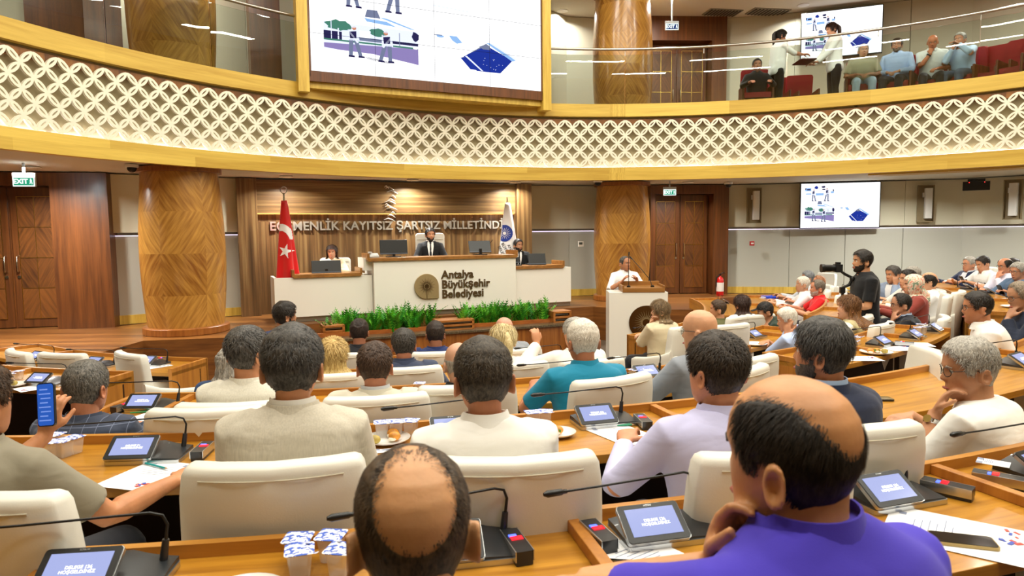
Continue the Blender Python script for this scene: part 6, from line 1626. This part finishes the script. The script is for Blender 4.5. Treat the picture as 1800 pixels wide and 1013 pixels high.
# right block
person(1160, 529, 7.9, Z5, 'person with ash-blonde bob in a beige blazer beside the lectern, hand at chin', q=2, hair='long', hc=('#3E2C1E', '#A88B62'), hl=.06, top='jacket', col='#D6C7A8', skin='#DDAA88', long=('long', -.13, .015, .03), facing=32, hy=42, arms=('chin', 'fold'), wide=.92)
person(1262, 528, 8.7, Z5, 'dark-haired person in an olive jacket facing left beyond the bald head', q=1, hc=BRN, hl=.02, skin='#C98F6C', top='jacket', col='#5A5A34', facing=42, hy=30)
person(1304, 520, 8.9, Z5, 'person with long straight dark brown hair, seen from behind', q=2, hair='long', hc=('#1E120E', '#4E3226'), hl=.05, top='shirt', col='#F0F0F0', long=('long', -.36, .01, .01), facing=20, face=False, wide=.88)
person(1345, 532, 8.6, Z5, 'person in a black cap and dark green jacket bending low over the desk', q=1, hair='full', hc=BLK, top='jacket', col='#2A3A30', facing=85, lean=48, hp=-10, cap='cap', skin='#B98462', kfix=.95, collar=False, wide=1.05, arms=('fold', 'fold'))
person(1384, 542, 6.95, Z4, 'white-haired person in a light blue shirt, face resting on the left hand', q=2, hc=WHT, hl=.014, skin='#C98F6C', top='shirt', col='#B4C6EC', sleeve='rolled', facing=50, hy=22, hp=-14, lean=18, arms=('cheek', 'fold'), wide=1.1)
person(1437, 493, 10.0, Z4, 'person with a short grey beard in a bright red polo', q=2, hair='receding', hc=('#4A4038', '#96897A'), skin='#D09070', top='polo', col='#E01A20', sleeve='short', facing=72, hy=6, beard=('#8E867C', '#D6D0C6'), wide=1.1, belly=.05)
person(1411, 487, 10.6, Z4, 'white-haired person with a white moustache in a white shirt', q=1, hc=WHT, skin='#C99878', top='shirt', col='#EEEFF2', facing=72, hy=4)
person(1420, 477, 11.4, Z4, 'grey-haired person behind the white-moustached man', q=1, hc=('#4E5258', '#9A9CA0'), skin='#B98868', top='shirt', col='#C8CCD4', facing=80)
person(1440, 485, 10.9, Z4, 'reddish balding person mostly hidden behind the red polo', q=1, hair='crown', hc=('#8A5A40', '#B98868'), skin='#D09070', top='shirt', col='#DADDE2', facing=75)
person(1516, 441, 7.7, 0.02, 'camera operator in a black t-shirt standing in the aisle, holding a camera on a gimbal', q=2, stand=True, hc=BLK, hl=.03, hth=.012, skin='#C9946F', top='tee', col='#131418', sleeve='short', facing=84, hy=0, beard=BLK, arms=(((.03, .17, 1.26), (.2, 1, .2), (-1, 0, .3), 1.1, (-1, -.2, -1)), ((.10, .17, 1.14), (-.3, 1, .1), (1, 0, .4), .9, (.6, -.5, -1))), legs='#16171B', shoes=True, wide=1.05, watch=1, watch_c=False, collar=False)
person(1492, 520, 7.0, Z4, 'person with long curly chestnut hair in an olive-beige jacket', q=2, hair='long', hc=('#3A2112', '#9A6A3C'), hl=.05, top='jacket', col='#B9AC80', long=('long', -.33, .05, .16), facing=60, hy=10, wide=.9, skin='#D8A182')
person(1584, 517, 7.4, Z3, 'person in a black suit and glasses with a hand under the nose', q=2, hair='receding', hc=BLK, skin='#C79274', top='jacket', col='#171B26', col2='#A9BCDA', glasses=True, facing=74, hy=0, hp=-4, arms=('chin', 'fold'), lean=12)
person(1605, 484, 8.2, Z3, 'person in a patterned cream and coral headscarf with a rust-red top', q=2, hair='none', hc=DBR, skin='#D8A182', top='shirt', col='#8C3A30', cap='hijab', facing=72, hy=4, wide=.98, collar=False)
person(1570, 468, 9.6, Z3, 'person in a blue-grey jacket resting the cheek on one hand', q=2, hc=DKG, skin='#C08A68', top='jacket', col='#8796B0', col2='#E8EAEE', facing=115, hy=-12, arms=('cheek', 'fold'), hp=-6, lean=8)
person(1596, 475, 8.8, Z3, 'black-haired person in a pale shirt just behind the headscarf', q=1, hc=BLK, hl=.03, skin='#D09A78', top='shirt', col='#E9E4DC', facing=88)
person(1604, 469, 9.5, Z3, 'grey-haired person at the back whose hair alone shows', q=1, hc=GREY, skin='#C99878', top='shirt', col='#DADDE2', facing=80)
person(1633, 479, 8.7, Z3, 'bald-topped person in a white shirt with a dark band of hair, seen from behind', q=1, hair='top', hc=BLK, skin='#D3A07C', top='shirt', col='#EFEFF1', facing=60, face=False)
person(1719, 514, 5.25, Z3, 'person in a white polo with dark thinning hair and glasses, forearms on the desk', q=2, hair='thin', hc=BLK, hl=.02, skin='#C08460', top='polo', col='#F2F1EE', sleeve='short', glasses=True, facing=62, hy=4, lean=22, arms=('fold', 'fold'), wide=1.12, hp=-4)
person(1704, 452, 11.3, Z2 + .02, 'grey-haired person in glasses and a navy jacket at the far right desk', q=1, hc=GREY, skin='#C99070', top='jacket', col='#1E2A48', col2='#DDE2EA', glasses=True, facing=92)
person(1728, 451, 10.8, Z2, 'person in a white shirt looking down at a phone at the far right desk', q=1, hc=BLK, skin='#D09A78', top='shirt', col='#F0F0EE', sleeve='short', facing=92, hp=-16, lean=10)
person(1767, 454, 10.2, Z2, 'person in a pale lilac shirt with dark receding hair and a hand at the mouth', q=2, hair='top', hc=BLK, skin='#C98A68', top='shirt', col='#E4E2F2', glasses=True, facing=92, arms=('mouth', 'fold'), hp=-6)
person(1781, 455, 11.0, Z2, 'black-haired person mostly hidden at the far right', q=1, hc=BLK, skin='#C98A68', top='shirt', col='#5A5E6A', facing=95)
person(1790, 462, 9.7, Z2, 'grey-haired person in glasses and a blue-grey jacket holding a small phone', q=2, hc=GREY, skin='#C99070', top='jacket', col='#5A7290', glasses=True, facing=100, hp=-10, lean=10)
person(1795, 497, 5.8, Z3, 'person in glasses and a dark navy jacket eating at the right edge', q=2, hair='receding', hc=('#5A4E40', '#A08E78'), skin='#B98868', top='jacket', col='#1C2438', glasses=True, facing=80, hp=-14, arms=('mouth', ((-.05, .42, .92), (-.5, .6, 0), (0, 0, 1), .9)), lean=16)
# gallery
G0 = FL2
person(1373, 53, 13.6, G0, 'standing person in a white blouse with a dark ponytail handing something over, on the gallery', q=2, stand=True, hair='long', hc=BLK, hl=.05, skin='#C98A68', top='shirt', col='#F2F2EE', sleeve='rolled', facing=-86, hy=4, hp=-10, long=('tail', -.2), arms=('hang', ((.0, .5, 1.22), (.2, 1, .0), (0, 0, 1), .5)), legs='#17181C', wide=.92, shoes=True)
person(1462, 41, 13.5, G0, 'standing person in a white blouse with curly ponytail holding a tray on the gallery', q=2, stand=True, hair='long', hc=('#160F0C', '#4A2E20'), hl=.05, skin='#D8A182', top='shirt', col='#F2F2EE', sleeve='long', facing=88, hy=0, hp=-14, long=('tail', -.1), arms=(((-.1, .36, 1.02), (.1, 1, 0), (0, 0, 1), .5), ((.1, .36, 1.02), (-.1, 1, 0), (0, 0, 1), .5)), legs='#17181C', wide=.92, shoes=True)
person(1518, 78, 12.95, G0, 'grey-haired person in an olive polo and pale jeans seated on the gallery', q=2, hc=GREY, hl=.01, skin='#B98868', top='polo', col='#A8A488', sleeve='short', facing=158, hy=8, arms=('lap', 'lap'), legs='#9FB4C6', shoes=True, wide=1.1, tall=.44)
person(1577, 68, 12.75, G0, 'person in a light blue shirt with glasses and dark beard seated on the gallery', q=2, hc=('#221812', '#4E3C30'), hl=.03, skin='#C08A6C', top='shirt', col='#AFC6EC', facing=138, glasses=True, beard=('#4A3A30', '#8A7A6A'), hy=8, arms=('lap', 'lap'), legs='#23262E', wide=1.1, tall=.44)
person(1640, 62, 12.5, G0, 'bald person in a white polo with black watch, fist at chin, seated on the gallery', q=2, hair='none', hc=('#3A2A20', '#5A4A3A'), skin='#B9734E', top='polo', col='#D9DCD8', sleeve='short', facing=150, hp=-24, lean=16, arms=('lap', 'mouth'), legs='#2B2E36', watch=1, watch_c=False, wide=1.1, tall=.44)
person(1688, 58, 12.25, G0, 'grey-haired person in a pale blue shirt leaning towards the bald neighbour on the gallery', q=2, hc=GREY, skin='#B98060', top='shirt', col='#B9D2EC', facing=120, hy=-2, lean=18, arms=(((-.1, .4, .98), (.4, .6, .3), (0, 0, 1), .7), 'mouth'), legs='#4E5E72', wide=1.1, tall=.44)
person(1331, 104, 13.6, G0 - .2, 'dark-dressed person seated alone at the left end of the red gallery seats', q=1, hc=BLK, skin='#A87458', top='shirt', col='#202226', facing=170, wide=1.0, tall=.4)

# chairs under the seated people
for px, lb, bk, yw in ((-45, 'white leather armchair of the phone holder at the lower left', .06, 0), (513, 'large white leather armchair behind the beige suit jacket', .07, .0), (848, 'white leather armchair behind the white polo shirt, next to the nearest head', .05, -.1),
                   (1260, 'white leather armchair behind the lavender shirt', .05, -.05), (1445, 'white leather armchair behind the navy suit, right of the purple polo man', .06, -.3), (1705, 'white leather armchair behind the grey-haired man in the white t-shirt', .08, .1),
                   (150, 'white leather armchair tilted behind the navy checked jacket', .08, -.2), (434, 'white leather armchair behind the cream textured jacket', .05, 0), (658, 'white leather armchair behind the pale grey jacket', .05, .05), (806, 'white leather armchair behind the bald person in black', .02, 0),
                   (1230, 'white leather armchair behind the grey suit', .02, .2), (585, 'white leather armchair behind the blonde bob', .04, 0), (709, 'white leather armchair behind the slate jacket', .04, 0), (884, 'white leather armchair behind the pale ponytail', .03, 0), (404, 'white leather armchair behind the long grey hair', .03, 0),
                   (1010, 'white leather armchair of the hidden white jacket', .03, 0), (501, 'white leather armchair of the bearded navy suit', .03, 0), (631, 'white leather armchair of the black suit before the ferns', .03, 0), (765, 'white leather armchair of the royal navy suit', .03, 0), (886, 'white leather armchair of the grey suit before the ferns', .03, 0),
                   (1160, 'white leather armchair of the beige blazer beside the lectern', .06, .2), (1262, 'white leather armchair of the olive jacket', .03, 0), (1304, 'white leather armchair of the long straight dark hair', .04, 0), (1437, 'white leather armchair of the bright red polo', .05, -.3),
                   (1411, 'white leather armchair of the white moustache', .05, 0), (1420, 'white leather armchair at the back of the far officials', .05, 0), (1440, 'white leather armchair of the reddish balding person', .05, 0), (1492, 'white leather armchair of the curly chestnut hair', .05, -.3), (1584, 'white leather armchair of the black suit and glasses', .05, -.3),
                   (1605, 'white leather armchair behind the headscarf', .06, -.2), (1570, 'white leather armchair of the blue-grey jacket', .04, 0), (1596, 'white leather armchair of the black-haired person behind the headscarf', .04, 0), (1633, 'white leather armchair of the balding white shirt', .05, -.2), (1719, 'white leather armchair behind the leaning white polo at right', .12, .0),
                   (1704, 'white leather armchair of the grey-haired navy jacket at the far right desk', .04, 0), (1728, 'white leather armchair of the phone reader at the far right', .04, 0), (1767, 'white leather armchair of the lilac shirt', .04, 0), (1790, 'white leather armchair of the blue-grey jacket at the right edge', .04, 0), (1795, 'white leather armchair of the eating person at the right edge', .08, 0)):
    if px in PEOPLE and lb: seated_chair(px, lb, bk, yw, {1445: -.10, 848: .06, -45: .26}.get(px, 0))
# empty chairs
chair_px(206, 623, 5, 'empty white leather armchair turned at the left desk, right of its neighbour', yaw=-.45)
chair_px(90, 624, 5, 'empty white leather armchair between two others at the left desk', yaw=.05)
chair_px(8, 619, 5, 'empty white leather armchair at the left edge before the wide door', yaw=-.3)
chair_px(1100, 668, 3, 'white leather armchair just right of the teal polo', yaw=.2)
chair_px(343, 727, 3, 'empty white leather armchair left of the beige suit jacket', yaw=0)
chair_px(1340, 632, 3, 'empty white leather armchair between the lavender shirt and the navy suit', yaw=.1)
chair(2.50, 4.42, Z3, R(80), 'empty white leather armchair turned sideways left of the man with the silver watch')
chair_px(1505, 572, 4, 'empty white leather armchair right of the curly chestnut hair', yaw=.35)
chair_px(1295, 572, 4, 'empty wide white leather armchair before the light blue shirt', yaw=-.2)
chair_px(1540, 555, 4, 'empty white leather armchair left of the black suit and glasses', yaw=.1)
chair_px(1660, 508, 3, 'white leather armchair beside the curved wooden front at right', yaw=.3)
chair_px(1462, 480, 4, 'small white leather armchair left of the camera operator', yaw=.1)
# high-backed white chairs of the dais
def exec_chair(px, hgt, label):
    q, _ = PEOPLE[px]; o = empty('executive_chair', (q.location.x, q.location.y, STAGE), q.rotation_euler.z, label=label, cat='chair')
    b = MB(); b.rbox((0, 0, 0), (.56, hgt, .09), .06, 4, M=Matrix.Translation((0, -.24, .46 + hgt / 2)) @ Matrix.Rotation(R(90), 4, 'X')); b.build('backrest', M_LEATHER, o, smooth=50, bevel=.012)
    b = MB(); [b.box((0, -.19, .46 + hgt * t), (.5, .012, .006)) for t in (.3, .45, .6, .75, .88)]; b.build('stitched_seam', M_SEAM, o)
    b = MB(); b.rbox((0, .02, .43), (.54, .5, .1), .06, 3); b.build('seat', M_LEATHER, o, smooth=50)
    b = MB(); b.cyl((0, 0, .0), (0, 0, .4), .04, n=12); b.lathe([(.28, 0), (.28, .03), (.05, .06)], n=20); b.build('pedestal', M_CHROME, o, smooth=50)
exec_chair(756, 1.02, 'high-backed white executive chair with stitched seams at the centre of the dais')
exec_chair(583, .58, 'white chair behind the woman in cream at the left dais desk')
exec_chair(911, .5, 'white chair behind the man at the right dais desk')

# phone in the hand at lower left
def held(px_, side, build, name, label, cat, off=(0, 0, 0), rot=(0, 0, 0)):
    o, wr = PEOPLE[px_]; W_, fd = wr[side]
    M = Matrix.Translation(o.location) @ Matrix.Rotation(o.rotation_euler.z, 4, 'Z') @ Matrix.Translation(W_ + Vector(off))
    from mathutils import Euler
    e = empty(name, (0, 0, 0), label=label, cat=cat); e.matrix_world = M @ Euler(rot).to_matrix().to_4x4(); build(e); return e
def b_phone(e):
    b = MB(); b.rbox((0, 0, 0), (.074, .158, .009), .012, 4, M=Matrix.Rotation(R(90), 4, 'X')); b.build('case', M_DEVICE, e, smooth=40)
    m = mat('phone_lit_blue', '#000000', rough=.1, emit=.8, emit_color='#2E5FC0'); b = MB(); b.rbox((0, 0, .0052), (.068, .150, .001), .010, 4, M=Matrix.Rotation(R(90), 4, 'X')); b.build('lit_screen', m, e, smooth=40)
    b = MB(); m2 = mat('phone_lit_rows', '#000000', emit=.9, emit_color='#7E9BE6'); [b.box((-.006 + .004 * (k % 3), -.0062, .055 - k * .016), (.034 + .008 * ((k * 5) % 3), .0008, .004)) for k in range(8)]; b.build('text_rows', m2, e)
held(-45, -1, b_phone, 'mobile_phone', 'blue-lit phone held up in the hand at the left edge', 'phone', off=(.03, -.012, .125), rot=(R(-8), R(-6), R(-2)))
def b_cam(e):
    b = MB(); b.tube([(0, 0, -.10), (0, 0, .10)], .017, 12); b.box((0, .005, .13), (.05, .05, .07)); b.build('gimbal_grip', M_BLACK, e, smooth=50)
    b = MB(); b.tube([(0, 0, .16), (0, -.07, .19), (0, -.10, .27), (0, -.02, .31), (0, .02, .34)], [.014, .018, .02, .016, .014], 10); b.ball((0, -.10, .26), .03, 10, 8); b.build('gimbal_arm', M_BLACK, e, smooth=60)
    b = MB(); b.rbox((0, .06, .38), (.13, .07, .09), .012, 3); b.rbox((0, .06, .435), (.05, .05, .03), .01, 3); b.build('camera_body', mat('camera_black', '#17181B', rough=.4), e, smooth=40)
    b = MB(); b.tube([(0, .09, .38), (0, .13, .38), (0, .135, .38), (0, .20, .38), (0, .205, .38), (0, .245, .38)], [.038, .038, .041, .041, .047, .049], 20); b.build('lens', M_BLACK, e, smooth=50)
held(1516, -1, b_cam, 'video_camera', 'black camera with long lens on a handheld gimbal held by the camera operator', 'camera', off=(.0, .085, .03))
def b_small(e):
    b = MB(); b.rbox((0, 0, 0), (.07, .145, .009), .012, 3, M=Matrix.Rotation(R(60), 4, 'X')); b.build('case', M_BLACK, e, smooth=40)
held(1728, -1, b_small, 'mobile_phone', 'dark phone held by the person in white looking down at far right', 'phone', off=(.05, .1, .04))
held(1790, -1, b_small, 'mobile_phone', 'small dark phone held by the grey-haired person at the right edge', 'phone', off=(.05, .1, .04))
def b_tray(e):
    b = MB(); b.rbox((0, 0, 0), (.5, .3, .015), .03, 3); b.build('tray', mat('tray_maroon', '#5A1E1A', rough=.5), e, smooth=40)
    for k in range(4):
        b = MB(); b.lathe([(.022, 0), (.03, .07)], (-.15 + .1 * k, .03 * (k % 2), .01), n=14); b.build('cup', M_CUPP, e, smooth=50)
held(1462, 1, b_tray, 'serving_tray', 'dark red serving tray with clear cups held between the two standing women', 'tray', off=(-.1, .22, .03))
# red gallery seats
M_REDV = mat('red_upholstery', '#8E1218', rough=.6); M_SEATW = wood('seat_side_wood', '#4A2410', '#7A4420', stretch=(9, 9, .8))
def red_seat(x, y, rz, label, grp=None):
    o = empty('gallery_seat', (x, y, FL2), rz, label=label, cat='seat', group=grp)
    b = MB(); b.rbox((0, .02, .42), (.5, .5, .1), .04, 3); b.build('seat', M_REDV, o, smooth=50)
    b = MB(); b.rbox((0, 0, 0), (.52, .56, .07), .05, 3, M=Matrix.Translation((0, -.25, .72)) @ Matrix.Rotation(R(80), 4, 'X')); b.build('backrest', M_REDV, o, smooth=50)
    for s in (-1, 1):
        b = MB(); b.box((s * .275, 0, .32), (.04, .5, .62)); b.build('wooden_side', M_SEATW, o, bevel=.01)
def seat_px(px, D, rz, label, grp=None):
    p = at_depth(px, 120, D); red_seat(p.x, p.y, rz, label, grp)
for px in (1331, 1518, 1577, 1640, 1688):
    q, _ = PEOPLE[px]; red_seat(q.location.x, q.location.y, q.rotation_euler.z, {1331: 'red gallery seat under the dark-dressed lone person', 1518: 'red gallery seat under the olive polo', 1577: 'red gallery seat under the light blue shirt with beard', 1640: 'red gallery seat under the bald man', 1688: 'red gallery seat under the man leaning to his neighbour'}[px])
seat_px(1410, 14.2, R(170), 'empty red gallery seat between the two standing women', None)
seat_px(1375, 14.4, R(172), 'empty red gallery seat behind the woman with the straight ponytail', None)
seat_px(1722, 12.5, R(135), 'empty red gallery seat right of the four seated men', None)
for k, (px, D) in enumerate(((1750, 12.05), (1795, 11.65), (1840, 11.2))): seat_px(px, D, R(128), ('first', 'second', 'third')[k] + ' empty red gallery seat from the seated men towards the right edge')
